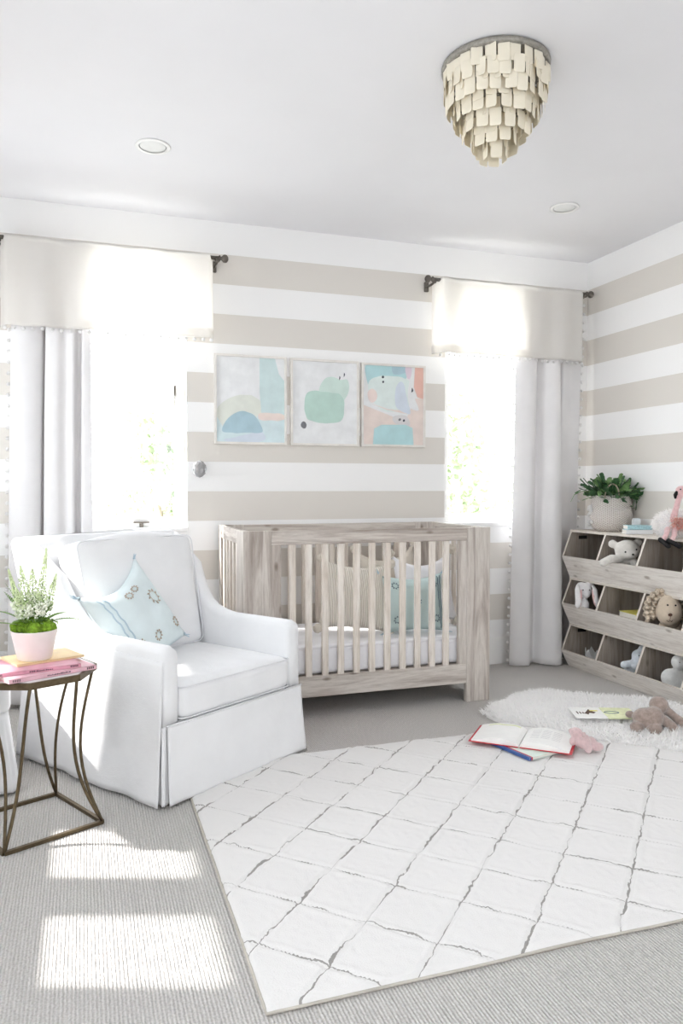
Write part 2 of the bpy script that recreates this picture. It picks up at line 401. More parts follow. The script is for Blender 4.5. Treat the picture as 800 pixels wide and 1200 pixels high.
# recessed ceiling lights
M['lens'] = plain('frosted_lens', (226, 226, 224), .4, var=.02)
def recessed(x, y, label):
    t = thing('recessed_ceiling_light', label, 'ceiling light', (x, y, ZC))
    b = BM(); lathe(b, [(.060, -.001), (.078, -.001), (.080, -.004), (.076, -.007), (.062, -.006)], 40, cap=False)
    obj('trim_ring', b, M['trim'], t, True)
    b = BM(); lathe(b, [(.061, -.003), (.055, -.0045), (.02, -.006), (.001, -.0062)], 40, cap=True)
    obj('lens', b, M['lens'], t, True)
M['lens'] = plain('frosted_lens', (226, 226, 224), .4, var=.02)
recessed(.314, 3.582, 'round white recessed light in ceiling above the left window and armchair')
recessed(2.537, 3.621, 'round white recessed light in ceiling near the right window corner')

# chandelier
t = thing('capiz_chandelier', 'cream capiz shell chandelier with tapering tiers mounted flush to the ceiling', 'chandelier', (1.452, 2.506, ZC))
M['rim'] = plain('grey_metal_rim', (150, 146, 138), .5, .4, var=.2, scale=80)
b2 = BM(); lathe(b2, [(.003, -.001), (.193, -.001), (.197, -.004), (.197, -.018), (.190, -.022), (.003, -.022)], 64)
obj('ceiling_plate', b2, M['rim'], t, True)
shell = BM()
sh_w, sh_h = .0205, .031
prism(shell, [(-sh_w, -.004), (-sh_w*.9, 0), (sh_w*.9, 0), (sh_w, -.004), (sh_w, -sh_h*2+.007), (sh_w*.8, -sh_h*2), (-sh_w*.85, -sh_h*2), (-sh_w, -sh_h*2+.006)], 'y', -.0007, .0007)
sm = bpy.data.meshes.new('capiz_shell'); shell.to_mesh(sm); shell.free(); sm.materials.append(M['capiz'])
places = []
tiers = [(.187, -.022, 2, 26), (.179, -.070, 2, 24), (.152, -.118, 2, 20), (.120, -.165, 2, 15), (.084, -.208, 2, 11), (.048, -.246, 2, 6)]
cr = random.Random(5)
for (r, z0, rows, cnt) in tiers:
    for row in range(rows):
        for k in range(cnt):
            a = 2*PI*(k+.5*(row % 2)*.2)/cnt + cr.uniform(-.03, .03)
            z = z0 - row*.038 + cr.uniform(-.007, .005)
            places.append((a, r+cr.uniform(-.003, .003)-(row*.001), z))
camdir = math.atan2(-2.506, -1.452)
places.sort(key=lambda q: abs((q[0]-camdir+PI) % (2*PI)-PI)-.0*q[1])
rest = BM()
for i, (a, r, z) in enumerate(places):
    T = Matrix.Translation((r*math.cos(a), r*math.sin(a), z)) @ Matrix.Rotation(a+PI/2+cr.uniform(-.38, .38), 4, 'Z') @ Matrix.Rotation(cr.uniform(-.06, .06), 4, 'X')
    if i < 100:
        o = bpy.data.objects.new('capiz_shell', sm); COL.objects.link(o); o.parent = t; o.matrix_local = T
    else:
        n0 = len(rest.verts); rest.from_mesh(sm); rest.verts.ensure_lookup_table()
        for v in rest.verts[n0:]: v.co = T @ v.co
obj('capiz_shells_behind', rest, M['capiz'], t, kind='stuff')
b = BM()
for (r, z0, rows, cnt) in tiers:
    tube(b, [(r*math.cos(2*PI*k/48), r*math.sin(2*PI*k/48), z0+.001) for k in range(48)], .0022, 6, True)
for (r, z0, rows, cnt) in tiers[1:]:
    for k in range(4):
        a = PI/4+k*PI/2; tube(b, [(r*math.cos(a), r*math.sin(a), z0), (r*math.cos(a), r*math.sin(a), -.02)], .0014, 5)
obj('wire_hoops', b, M['rim'], t, True)

# ------------------------------------------------------------------ window dressing
pp = BM(); ell(pp, (0, 0, 0), .0105, sub=2)
for v in pp.verts: v.co *= 1+.12*noise.noise(v.co*400)
pm_ = bpy.data.meshes.new('pompom'); pp.to_mesh(pm_); pp.free(); pm_.materials.append(M['pompom'])
for f in pm_.polygons: f.use_smooth = True
def pompom(parent, p):
    o = bpy.data.objects.new('pompom', pm_); COL.objects.link(o); o.parent = parent; o.location = p
RODZ = 2.485
def rod(x0, x1, label):
    t = thing('curtain_rod', label, 'curtain rod', ((x0+x1)/2, 4.335, RODZ), 0, 'curtain rods'); h = (x1-x0)/2
    b = BM(); tube(b, [(-h-.02, 0, 0), (h+.02, 0, 0)], .011, 12); obj('pole', b, M['iron'], t, True)
    for s in (-1, 1):
        b = BM(); rings = [(.011, 0), (.017, .004), (.017, .010), (.009, .014), (.012, .02), (.021, .028), (.0235, .038), (.021, .048), (.011, .056), (.001, .058)]
        loft(b, [[(s*(h+.012+z), r*math.cos(2*PI*k/16), r*math.sin(2*PI*k/16)) for k in range(16)] for r, z in rings])
        obj('finial', b, M['iron'], t, True)
        b = BM(); xx = s*(h+.006)
        tube(b, [(xx, 0, -.016), (xx, .03, -.022), (xx, .108, -.022)], .0075, 8)
        lathe(b, [(.012, -.02), (.014, -.012), (.014, .0)], 14, c=(xx, 0, -.002)); bx(b, xx-.014, xx+.014, .108, .1245, -.05, .012, .003)
        obj('bracket', b, M['iron'], t, True)
rod(-.40, .725, 'dark metal curtain rod with ball finials over the left window')
rod(2.095, 3.20, 'dark metal curtain rod with ball finials over the right window')
def valance(x0, x1, seed, label):
    t = thing('window_valance', label, 'valance', ((x0+x1)/2, 4.31, 2.03), 0, 'window valances'); w = x1-x0
    def f(u, v):
        x = -w/2+u*w; z = v*.475
        amp = .006*(1-v)+.003
        y = amp*math.sin(u*23+seed)+amp*.8*math.sin(u*41+seed*2)+.006*noise.noise(Vector((u*5, v*2, seed)))
        e = min(u, 1-u)
        if e < .03: y += .09*(1-e/.03)**1.4
        z += .004*noise.noise(Vector((u*14, seed, 0)))*(1 if v > .9 or v < .1 else 0) - .010*math.sin(u*PI)*(1-v)*0
        if v > .93: y += .020*((v-.93)/.07)**2
        return Vector((x, y, z))
    b = BM(); grid(b, 110, 30, f); solid(obj('sheer_cloth', b, M['linen'], t, True), .0012)
    def f2(u, v):
        p = f(u, v*.105); p.y += .004; return p
    b = BM(); grid(b, 110, 4, f2); solid(obj('hem', b, M['linen'], t, True), .001)
    n = 24
    for k in range(n):
        p = f((k+.5)/n, 0); pompom(t, (p.x, p.y, p.z-.013))
valance(-.405, .715, 1.3, 'sheer white linen valance with pompom trim over the left window')
valance(2.104, 3.205, 4.1, 'sheer white linen valance with pompom trim over the right window')
def curtain(top, bot, ztop, zbot, label, yc, seed, nf=110):
    """top/bot: control points (x, y) of the pleated line at the rod and at the hem"""
    def cat(P, u):
        n = len(P)-1; s = min(u*n, n-1e-6); i = int(s); f = s-i
        g = lambda k: Vector(P[max(0, min(n, k))])
        p0, p1, p2, p3 = g(i-1), g(i), g(i+1), g(i+2)
        return .5*((2*p1)+(p2-p0)*f+(2*p0-5*p1+4*p2-p3)*f*f+(3*p1-p0-3*p2+p3)*f**3)
    def f(u, v):
        a = cat(top, u); c = cat(bot, u); w = v**1.0
        p = c.lerp(a, w)
        y = p.y + .004*noise.noise(Vector((u*7, v*3, seed)))
        x = p.x + .006*noise.noise(Vector((u*5, v*2.5, seed+9)))*(1-v)
        return Vector((x, y, zbot+(ztop-zbot)*v + (.006*noise.noise(Vector((u*9, seed, 2))) if v < .01 else 0)))
    x0 = (top[0][0]+top[-1][0])/2
    t = thing('curtain', label, 'curtain', (0, 0, 0))
    b = BM(); grid(b, nf, 60, f)
    o = solid(obj('cloth', b, M['curtain'], t, True), .002)
    # small rings at the head
    for e, du in ((0, -.012), (1, .012)):
        for k in range(42):
            p = f(e, (k+.6)/42); pompom(t, (p.x+du, p.y, p.z))
    return t
curtain([(-.345, 4.405), (-.335, 4.35), (-.27, 4.33), (-.20, 4.352), (-.182, 4.42), (-.160, 4.425), (-.172, 4.35), (-.12, 4.338), (-.085, 4.365), (-.04, 4.342), (-.02, 4.405), (0, 4.40), (.01, 4.35), (.045, 4.36)],
        [(-.40, 4.415), (-.39, 4.36), (-.31, 4.33), (-.25, 4.348), (-.238, 4.42), (-.215, 4.425), (-.222, 4.355), (-.16, 4.332), (-.10, 4.35), (-.060, 4.35), (-.052, 4.425), (-.03, 4.425), (-.025, 4.36), (.045, 4.35)],
        2.45, .025, 'pale grey pleated curtain panel hanging left of the left window', 4.36, 2.1)
curtain([(2.70, 4.37), (2.74, 4.345), (2.80, 4.338), (2.86, 4.37), (2.885, 4.42), (2.90, 4.42), (2.915, 4.355), (2.97, 4.335), (3.02, 4.35), (3.05, 4.42), (3.065, 4.42), (3.075, 4.37), (3.12, 4.38), (3.17, 4.40), (3.235, 4.40)],
        [(2.655, 4.35), (2.69, 4.31), (2.76, 4.29), (2.80, 4.33), (2.835, 4.36), (2.85, 4.35), (2.87, 4.29), (2.93, 4.24), (3.00, 4.26), (3.02, 4.33), (3.03, 4.38), (3.04, 4.40), (3.08, 4.41), (3.13, 4.42), (3.20, 4.42)],
        2.45, .012, 'pale grey pleated curtain panel hanging right of the right window', 4.36, 5.4)
# crystal tie-back beside left window
t = thing('curtain_holdback', 'clear crystal curtain holdback knob on striped wall right of left window', 'curtain holdback', (.632, YB, 1.29))
b = BM(); prof = [(.004, 0), (.020, -.001), (.020, -.006), (.008, -.012), (.007, -.05)]
loft(b, [[(r*math.cos(2*PI*k/14), y, r*math.sin(2*PI*k/14)) for k in range(14)] for r, y in prof]); obj('stem', b, M['iron'], t, True)
M['crystal'], _nt, _p, _o = new_mat('crystal'); _p.inputs['Base Color'].default_value = (.93, .93, .95, 1); _p.inputs['Roughness'].default_value = .05
_p.inputs['Transmission Weight'].default_value = .7; _p.inputs['IOR'].default_value = 1.5
b = BM(); ell(b, (0, -.068, 0), (.042, .022, .05), sub=2); obj('crystal_knob', b, M['crystal'], t)
# ------------------------------------------------------------------ pictures
def picture(x0, x1, z0, z1, label, mats, shapes):
    w, h = x1-x0, z1-z0
    t = thing('framed_art_print', label, 'picture', ((x0+x1)/2, YB, z0))
    b = BM(); f, d = .013, .024
    # mitred frame
    o_ = [(-w/2, 0), (w/2, 0), (w/2, h), (-w/2, h)]; i_ = [(-w/2+f, f), (w/2-f, f), (w/2-f, h-f), (-w/2+f, h-f)]
    V = [[b.verts.new((x, y, z)) for x, z in q] for q, y in ((o_, 0), (o_, -d+.002), (o_, -d), (i_, -d), (i_, -.010))]
    for a, c in zip(V, V[1:]):
        for k in range(4): b.faces.new((a[k], a[(k+1) % 4], c[(k+1) % 4], c[k]))
    obj('frame', b, M['silver'], t)
    b = BM(); bx(b, -w/2+f, w/2-f, -.012, -.003, f, h-f)
    nm = 1
    iw, ih = w-2*f, h-2*f
    for li, (mi, pts, org) in enumerate(shapes):
        y = -.0123-.0002*li; P = []
        n = len(pts)
        if org:   # soft organic outline through the given points
            for k in range(n*8):
                s = k/8; i = int(s); q = s-i; g = lambda m: Vector(pts[m % n])
                c = .5*((2*g(i))+(g(i+1)-g(i-1))*q+(2*g(i-1)-5*g(i)+4*g(i+1)-g(i+2))*q*q+(3*g(i)-g(i-1)-3*g(i+1)+g(i+2))*q**3)
                nn = .012*noise.noise(Vector((c.x*9, c.y*9, li*3.1)))
                P.append((c.x+nn, c.y+nn))
        else: P = pts
        P = [(max(0, min(1, a)), max(0, min(1, c))) for a, c in P]
        vs = []
        for a, c in P:
            q = (-iw/2+a*iw, y, f+c*ih)
            if not vs or (Vector(q)-vs[-1].co).length > 1e-5: vs.append(b.verts.new(q))
        if (vs[0].co-vs[-1].co).length < 1e-5: b.verts.remove(vs.pop())
        b.faces.new(vs).material_index = mi
    obj('print', b, mats, t)
def ov(cx, cy, rx, ry, n=8): return [(cx+rx*math.cos(2*PI*k/n), cy+ry*math.sin(2*PI*k/n)) for k in range(n)]
def art(name, c, v=.06):
    c = tuple(x*.72+232*.28 for x in c) if name not in ('ink', 'grey') else c
    return plain('ink_'+name, c, .75, var=v, scale=14)
A = {k: art(k, c) for k, c in dict(paper=(228, 229, 230), sage=(214, 218, 206), aqua=(190, 214, 214), aqua2=(200, 222, 226), blue=(150, 186, 200), lilac=(200, 212, 226), blush=(226, 206, 196),
     mint=(166, 202, 188), mint2=(192, 217, 206), grey=(120, 120, 124), ink=(70, 74, 84), coral=(226, 168, 150), pink=(228, 206, 198), pale=(214, 228, 224), rose=(222, 200, 214), teal=(160, 206, 210), fog=(206, 202, 202)).items()}
AM = list(A.values()); AI = {k: i for i, k in enumerate(A)}
picture(.728, 1.163, 1.440, 1.967, 'framed abstract print with blue mound and aqua column, leftmost of three pictures', AM, [
    (AI['sage'], [(0, .38), (.3, .55), (.62, .5), (.7, .2), (0, .1)], True),
    (AI['aqua'], [(.63, 1), (.86, 1), (.92, .82), (1, .74), (1, .32), (.66, .30), (.63, .6)], False),
    (AI['aqua2'], [(0, 0), (1, 0), (1, .33), (.6, .32), (.5, .14), (.1, .16), (0, .3)], False),
    (AI['blush'], [(.62, .34), (.8, .35), (1, .34), (1, .28), (.8, .26), (.63, .27)], True),
    (AI['lilac'], [(.1, .02), (.5, .1), (.66, .12), (.7, .03), (.4, -.02)], True),
    (AI['blue'], [(.1, .12), (.14, .25), (.32, .36), (.52, .33), (.64, .22), (.66, .12), (.4, .11)], True)])
picture(1.188, 1.627, 1.440, 1.965, 'framed print with soft mint green blot on white, middle of three pictures', AM, [
    (AI['mint2'], [(.42, .6), (.46, .76), (.6, .83), (.74, .79), (.86, .80), (.86, .62), (.7, .5)], True),
    (AI['mint'], [(.2, .34), (.19, .55), (.28, .64), (.52, .63), (.76, .60), (.80, .42), (.74, .28), (.5, .25), (.3, .27)], True),
    (AI['grey'], ov(.17, .22, .047, .042), True),
    (AI['ink'], [(.79, .825), (.815, .86), (.80, .885)], True), (AI['ink'], [(.725, .79), (.745, .82), (.73, .84)], True)])
picture(1.643, 2.079, 1.442, 1.961, 'framed abstract print in blush, aqua and coral, rightmost of three pictures', AM, [
    (AI['blush'], [(0, 0), (1, 0), (1, .62), (.86, .6), (.7, .3), (0, .5)], False),
    (AI['teal'], [(.05, 1), (.45, 1), (.8, 1), (.66, .78), (.7, .6), (.3, .55), (.1, .7)], True),
    (AI['pale'], [(.1, .8), (.5, .88), (.78, .8), (.8, .55), (.5, .42), (.2, .5)], True),
    (AI['blue'], [(.48, 1), (.72, 1), (.7, .93), (.52, .9)], True), (AI['rose'], [(.7, 1), (.8, 1), (.78, .86), (.71, .88)], True),
    (AI['paper'], [(.78, .85), (.86, .8), (.86, .6), (.92, .45), (.8, .48), (.74, .62)], True),
    (AI['pink'], ov(.15, .62, .08, .09), True),
    (AI['pink'], [(.12, .52), (.3, .47), (.72, .40), (.76, .45), (.5, .45), (.2, .50)], True),
    (AI['lilac'], [(.55, .75), (.66, .8), (.74, .55), (.78, .4), (.6, .44), (.52, .55)], True),
    (AI['fog'], [(.5, .36), (.7, .38), (.77, .3), (.74, .24), (.52, .27)], True),
    (AI['teal'], [(.16, 0), (.84, 0), (.82, .22), (.7, .26), (.3, .25), (.18, .2)], False),
    (AI['coral'], [(.86, 1), (1, 1), (1, .60), (.9, .62), (.84, .75)], False),
    (AI['ink'], ov(.325, .86, .02, .015), True), (AI['ink'], ov(.33, .80, .015, .015), True), (AI['ink'], [(.80, .68), (.83, .70), (.81, .74)], True),
    (AI['grey'], ov(.6, .32, .02, .016), True), (AI['ink'], ov(.67, .31, .018, .014), True)])

# ------------------------------------------------------------------ armchair
ang = R(34)
ch = thing('armchair', 'white slipcovered armchair with piped cushions and floor-length skirt', 'armchair', (.590, 3.035, 0), ang)
# local: +x right, -y forward (front of seat at y=0), z up
def ytop(y):   # silhouette of arm and wing, from front to back
    P = [(0, .575), (.02, .592), (.38, .592), (.48, .61), (.56, .66), (.62, .735), (.68, .84), (.73, .915), (.79, .955), (.90, .962)]
    for (a, b_), (c, d) in zip(P, P[1:]):
        if y <= c: return b_+(d-b_)*(y-a)/(c-a)
    return P[-1][1]
def flare(z): return .0+max(0, z-.62)*.16
for s in (-1, 1):
    b = BM(); rings = []
    ys = [0.0, .008, .03, .12, .25, .38, .44, .5, .55, .59, .63, .67, .71, .75, .80, .85, .885, .895]
    for y in ys:
        zt = ytop(y); e = .012 if y in (0.0, .895) else 0
        xi, xo = .312+e, .385-e; zt -= e
        ring = []
        zz = [.285, .40, .5, zt-.03 if zt-.03 > .51 else .52]
        if y > .5: zz = [.285, .42, .6, zt-.03]
        for z in zz: ring.append((xi, z))
        ring += [(xi+.006, zt-.012), (xi+.02, zt-.001), ((xi+xo)/2, zt+.002), (xo-.02, zt-.001), (xo-.006, zt-.012)]
        for z in zz[::-1]: ring.append((xo, z))
        yy = lambda z: y + (max(0, z-.3)*.10 if y > .7 else 0)
        rings.append([Vector((s*(x+flare(z)), yy(z), z)) for x, z in ring])
    loft(b, rings); obj('arm', b, M['slip'], ch, True)
# back
b = BM(); rings = []
for k in range(15):
    q = k/14; z = .285+q*.685; yc = .80+.10*q; hw = .385+flare(z)-.012; th = .065
    ins = 0
    if z > .93: ins = .5*(1-math.sqrt(max(0, 1-((z-.93)/.042)**2))) if z < .971 else .5
    n = 40; ring = []
    for m in range(n):
        a = 2*PI*m/n; c, s_ = math.cos(a), math.sin(a)
        x = math.copysign(abs(c)**.22, c)*(hw-ins*.05); y = math.copysign(abs(s_)**.5, s_)*th*(1-ins*.9)
        ring.append(Vector((x, yc+y, z-(.006*(x/hw)**2 if z > .9 else 0))))
    rings.append(ring)
loft(b, rings); obj('back', b, M['slip'], ch, True)
# seat deck hidden beneath the cushion
b = BM(); bx(b, -.316, .316, .015, .76, .10, .30, .01); obj('seat_base', b, M['slip'], ch)
# seat cushion
b = BM(); rbox(b, .622, .66, .140, .035, 12, crown=.018)
sc_ = obj('seat_cushion', b, M['slip'], ch, True, loc=(0, .318, .372))
def rrect(w, d, r, z, n=6, fn=None):
    P = []
    for cx, cy, a0 in ((w/2-r, d/2-r, 0), (-w/2+r, d/2-r, 90), (-w/2+r, -d/2+r, 180), (w/2-r, -d/2+r, 270)):
        for k in range(n+1):
            a = R(a0+90*k/n); P.append(Vector((cx+r*math.cos(a), cy+r*math.sin(a), z)))
    return P
b = BM()
for z in (-.058, .060): tube(b, rrect(.622, .66, .035, z), .0032, 6, True)
obj('piping', b, M['piping'], sc_, True)
# back cushion: leaning, pillow-like
b = BM()
def bcf(p):
    p = Vector(p); k = (p.z+.26)/.52
    p.x *= 1 + .07*max(0, k) - .02
    p.z += .012*math.cos(p.x*9)*(1 if p.z > .1 else 0)
    return p
rbox(b, .612, .17, .53, .034, 12, crown=.012, crown_y=.035, fn=bcf)
bc = obj('back_cushion', b, M['slip'], ch, True, loc=(0, .665, .690), rot=(R(-13), 0, 0))
b = BM()
P = [bcf((q.x, -.080, q.y)) for q in rrect(.606, .524, .036, 0)]
tube(b, P, .0032, 6, True); obj('piping', b, M['piping'], bc, True)
# skirt: front panel, side drapes, back panel with kick pleats
def drape(name, P0, P1, ztop0, ztop1, out, flare_, folds, seed, nu=50, zb=.012):
    """P0->P1 along the seam, out = outward direction"""
    P0, P1, out = Vector(P0), Vector(P1), Vector(out)
    b = BM()
    def f(u, v):
        zt = ztop0+(ztop1-ztop0)*u if not callable(ztop0) else ztop0(u)
        z = zb+(zt-zb)*v; k = (1-v)
        p = P0.lerp(P1, u); amp = folds*k**1.5
        d = flare_*k**1.25 + amp*(math.sin(u*13+seed)+.6*math.sin(u*29+seed*2.1)) + .004*noise.noise(Vector((u*4, v*4, seed)))*k
        e = (u-.5)*2*.012*k
        q = p+out*d+(P1-P0).normalized()*e
        return Vector((q.x, q.y, z))
    grid(b, nu, 24, f); return solid(obj(name, b, M['slip'], ch, True), .003)
drape('front_skirt', (-.372, -.006, 0), (.384, -.006, 0), .300, .300, (0, -1, 0), .020, .0022, 1.2)
for sx in (-1, 1):   # inverted kick pleat behind each front corner
    drape('corner_pleat', (sx*.380, -.002, 0), (sx*.380, .10, 0), .298, .298, (sx, 0, 0), .016, .001, 2.0, 10)
    drape('corner_pleat', (sx*.30, .006, 0), (sx*.392, .006, 0), .298, .298, (0, -1, 0), .012, .001, 2.0, 10)
drape('side_skirt', (-.3872, .004, 0), (-.3872, .93, 0), lambda u: .54+.02*u, 0, (-1, 0, 0), .036, .006, 2.2, 70)
drape('side_skirt', (.3872, .004, 0), (.3872, .93, 0), .30, .30, (1, 0, 0), .025, .004, 4.4, 60)
drape('back_skirt', (-.38, .872, 0), (.38, .872, 0), .36, .36, (0, 1, 0), .06, .003, 3.4)
b = BM(); tube(b, [(-.380, -.008, .302), (.385, -.008, .302)], .0035, 6); obj('seam_piping', b, M['piping'], ch, True)

# pale aqua pillow on the chair
pl = thing('throw_pillow', 'pale aqua patterned pillow with tassel trim slumped on the white armchair', 'pillow', (.235, 3.275, .445), ang)
b = BM(); pillow(b, .43, .43, .15, 20, .09, sag=.06, seed=3)
PR = Matrix.Translation((0, .06, .185)) @ Matrix.Rotation(R(-22), 4, 'X') @ Matrix.Rotation(R(-24), 4, 'Y') @ Matrix.Rotation(R(10), 4, 'Z')
for v in b.verts: v.co = PR @ v.co
obj('cover', b, M['aqua_pale'], pl, True)
def psurf(w, h, t, pinch, sag, seed, x, z, off=.003):
    u, v = x/(w/2), z/(h/2); k = (max(0, 1-u**2)**.55)*(max(0, 1-v**2)**.55)
    return Vector((u*w/2*(1-pinch*(1-v*v)*abs(u)), -(t/2*k+.012*noise.noise(Vector((u*2.3+seed, v*2.3, -1.7)))*k)-off, v*h/2*(1-pinch*(1-u*u)*abs(v))-sag*(1-u*u)*max(0, v)**2))
def motif(bm, c, r, fn, n=12, seed=0):
    """embroidered ring of leaves"""
    for k in range(n):
        a = 2*PI*k/n
        p = fn(c[0]+r*math.cos(a), c[1]+r*math.sin(a)); q = fn(c[0]+r*1.45*math.cos(a+.3), c[1]+r*1.45*math.sin(a+.3))
        tube(bm, [p, (p+q)/2, q], [.001, .0042, .001], 5)
        p2 = fn(c[0]+r*math.cos(a+2*PI/n), c[1]+r*math.sin(a+2*PI/n)); tube(bm, [p, p2], .0014, 4)
fnA = lambda x, z: PR @ psurf(.43, .43, .15, .09, .06, 3, x, z)
for c in ((.10, .03), (-.03, .12), (.03, .135), (.17, -.13), (-.12, -.10), (-.01, -.12)):
    b = BM(); motif(b, c, .018 if c != (.10, .03) else .028, fnA, 9); obj('embroidered_motif', b, M['bronze_thread'], pl, True)
b = BM(); M['thread_blue'] = fabric('pale_blue_thread', (186, 204, 215))
for xx in (-.16, -.135):
    tube(b, [fnA(xx+.003*math.sin(k*1.9), -.19+k*.0195) for k in range(20)], .003, 5)
obj('stripe_stitching', b, M['thread_blue'], pl, True)
def tassel(bm, p, d, L=.035, n=9, seed=0, r=.0022):
    rr = random.Random(seed); d = Vector(d).normalized(); p = Vector(p)
    ell(bm, p, .006, sub=2)
    for _ in range(n):
        q = p + d*L + Vector((rr.uniform(-1, 1), rr.uniform(-1, 1), rr.uniform(-1, 1)))*L*.35
        tube(bm, [p, (p+q)/2+Vector((0, 0, -.002)), q], [r, r*1.1, r*.5], 4)
for sx in (-1, 1):
    for sz in (-1, 1):
        b = BM(); tassel(b, PR @ Vector((sx*.205, 0, sz*.205)), PR.to_3x3() @ Vector((sx, 0, sz)), .028, 8, sx+sz*3); obj('corner_tassel', b, M['thread_blue'], pl)

# ------------------------------------------------------------------ crib
cb = thing('baby_crib', 'weathered grey oak crib with vertical slats and solid corner posts', 'crib', (.746, 3.70, 0))
CL, CD, CH = 1.385, .72, .965
for (sx, sy, sd) in ((0, 0, .17), (1, 0, .17), (0, 1, .075), (1, 1, .075)):
    def P(x, y): return (x if not sx else CL-x, y if not sy else CD-y)
    poly = [P(0, 0), P(.143, 0), P(.143, .032), P(.03, .032), P(.03, sd), P(0, sd)]
    b = BM(); prism(b, poly, 'z', 0, CH); bmesh.ops.bevel(b, geom=b.edges[:], offset=.0018, segments=1, affect='EDGES'); obj('corner_post', b, M['wood_z'], cb)
for y in (.004, CD-.030):
    b = BM(); bx(b, .143, CL-.143, y-.002, y+.026, .893, CH-.001, .002); obj('top_rail', b, M['wood_x'], cb)
    b = BM(); bx(b, .143, CL-.143, y-.002, y+.026, .105, .212, .002); obj('bottom_rail', b, M['wood_x'], cb)
    for x in (.143, CL-.143-.05):
        b = BM(); bx(b, x, x+.05, y, y+.022, .212, .893, .0015); obj('stile', b, M['wood_z'], cb)
    for x in (.255, .341, .429, .515, .602, .688, .776, .864, .951, 1.037, 1.121):
        b = BM(); bx(b, x-.0165, x+.0165, y+.003, y+.023, .21, .895, .0015)
        for v in b.verts: v.co.z += 0
        obj('slat', b, M['slat'], cb, loc=(0, 0, 0))
for x in (.003, CL-.027):
    b = BM(); bx(b, x, x+.024, .17, CD-.075, .893, CH-.001, .002); obj('end_rail', b, M['wood_y'], cb)
    b = BM(); bx(b, x, x+.024, .17, CD-.075, .105, .212, .002); obj('end_rail', b, M['wood_y'], cb)
    for k in range(5):
        y = .17+(CD-.075-.17)*(k+.5)/5
        b = BM(); bx(b, x+.003, x+.021, y-.0165, y+.0165, .21, .895, .0015); obj('slat', b, M['slat'], cb)
b = BM(); bx(b, .034, CL-.034, .034, CD-.034, .185, .205, .002); obj('mattress_support', b, M['wood_x'], cb)
mt = thing('crib_mattress', 'crib mattress in a white quilted sheet inside the oak crib', 'mattress', (1.4385, 4.06, .205))
b = BM(); rbox(b, CL-.075, CD-.075, .150, .03, 14, crown=.006); obj('mattress', b, M['mattress'], mt, True, loc=(0, 0, .078))
b = BM(); rbox(b, CL-.073, CD-.073, .022, .010, 10, crown=.006); obj('smooth_top_sheet', b, M['sheet'], mt, True, loc=(0, 0, .149))
MZ = .372
def crib_pillow(name, label, loc, rz, w, h, t, mat, lean, roll, seed, pompoms=True, sag=.02, cat='pillow', pm='cream_knit', pinch=.10):
    th = thing(name, label, cat, loc, rz)
    T = Matrix.Translation((0, 0, h/2*.93)) @ Matrix.Rotation(lean, 4, 'X') @ Matrix.Rotation(roll, 4, 'Y')
    b = BM(); pillow(b, w, h, t, 20, pinch, sag=sag, seed=seed)
    for v in b.verts: v.co = T @ v.co
    lo = min(v.co.z for v in b.verts)
    for v in b.verts: v.co.z -= lo
    T = Matrix.Translation((0, 0, -lo)) @ T
    obj('cover', b, mat, th, True)
    if pompoms:
        for sx in (-1, 1):
            for sz in (-1, 1):
                b = BM(); ell(b, T @ Vector((sx*w*.5, 0, sz*h*.5)), .026, sub=3)
                for v in b.verts: v.co += Vector((noise.noise(v.co*90), noise.noise(v.co*90+Vector((5, 0, 0))), noise.noise(v.co*90+Vector((9, 0, 0)))))*.006
                obj('corner_pompom', b, M[pm], th, True)
    return th, T
M['knit_ribs'], nt, p, out = new_mat('ribbed_cream_knit')
v = mapping(nt); wv = N(nt, 'ShaderNodeTexWave', wave_type='BANDS', bands_direction='X', Scale=26, Distortion=.8, Detail=1); nt.links.new(v, wv.inputs['Vector'])
nt.links.new(ramp(nt, wv.outputs[0], [(.2, lin((208, 200, 188))), (.6, lin((230, 224, 215)))]), p.inputs['Base Color']); p.inputs['Roughness'].default_value = .9; bump(nt, wv.outputs[0], p, .6, .005)
crib_pillow('throw_pillow', 'cream ribbed pillow with corner pompoms, left front pillow in the crib', (1.430, 3.965, MZ), R(-4), .41, .39, .14, M['knit_ribs'], R(-14), R(6), 5)
crib_pillow('throw_pillow', 'beige pillow with corner pompoms standing behind the aqua pillow in the crib', (1.75, 4.24, MZ), R(2), .40, .45, .10, M['cream_knit'], R(-10), R(-4), 9, pinch=.14, sag=.06)
crib_pillow('throw_pillow', 'white pillow with corner pompoms leaning at the right end of the crib', (1.91, 4.09, MZ), R(-8), .38, .425, .09, M['sheet'], R(-8), R(-3), 12, pinch=.12, sag=.06)
aq, TA = crib_pillow('throw_pillow', 'square aqua pillow with slate blue stitched motifs and corner tassels in the crib', (1.755, 3.90, MZ), R(-4), .38, .335, .15, M['aqua'], R(-14), R(0), 21, pompoms=False)
fnB = lambda x, z: TA @ psurf(.38, .335, .15, .10, .02, 21, x, z)
b = BM()
for cx, cz in ((0, 0), (-.12, -.10), (.12, -.10), (-.12, .10), (.12, .10)): motif(b, (cx, cz), .016, fnB, 8)
for q in (-.008, .010): tube(b, [fnB(q, z*.01) for z in range(-3, 4)], .0022, 4)
obj('stitched_motifs', b, M['slate'], aq, True)
b = BM()
for xx in (-.172, .150, .168): tube(b, [fnB(xx+.002*math.sin(k*2.1), -.155+k*.0155) for k in range(21)], .0028, 5)
obj('edge_stitching', b, M['slate'], aq, True)
for sx in (-1, 1):
    for sz in (-1, 1):
        b = BM(); tassel(b, TA @ Vector((sx*.185, 0, sz*.163)), TA.to_3x3() @ Vector((sx, -.2, sz*.8)), .034, 10, sx*2+sz, .003); obj('corner_tassel', b, M['thread_blue'], aq)

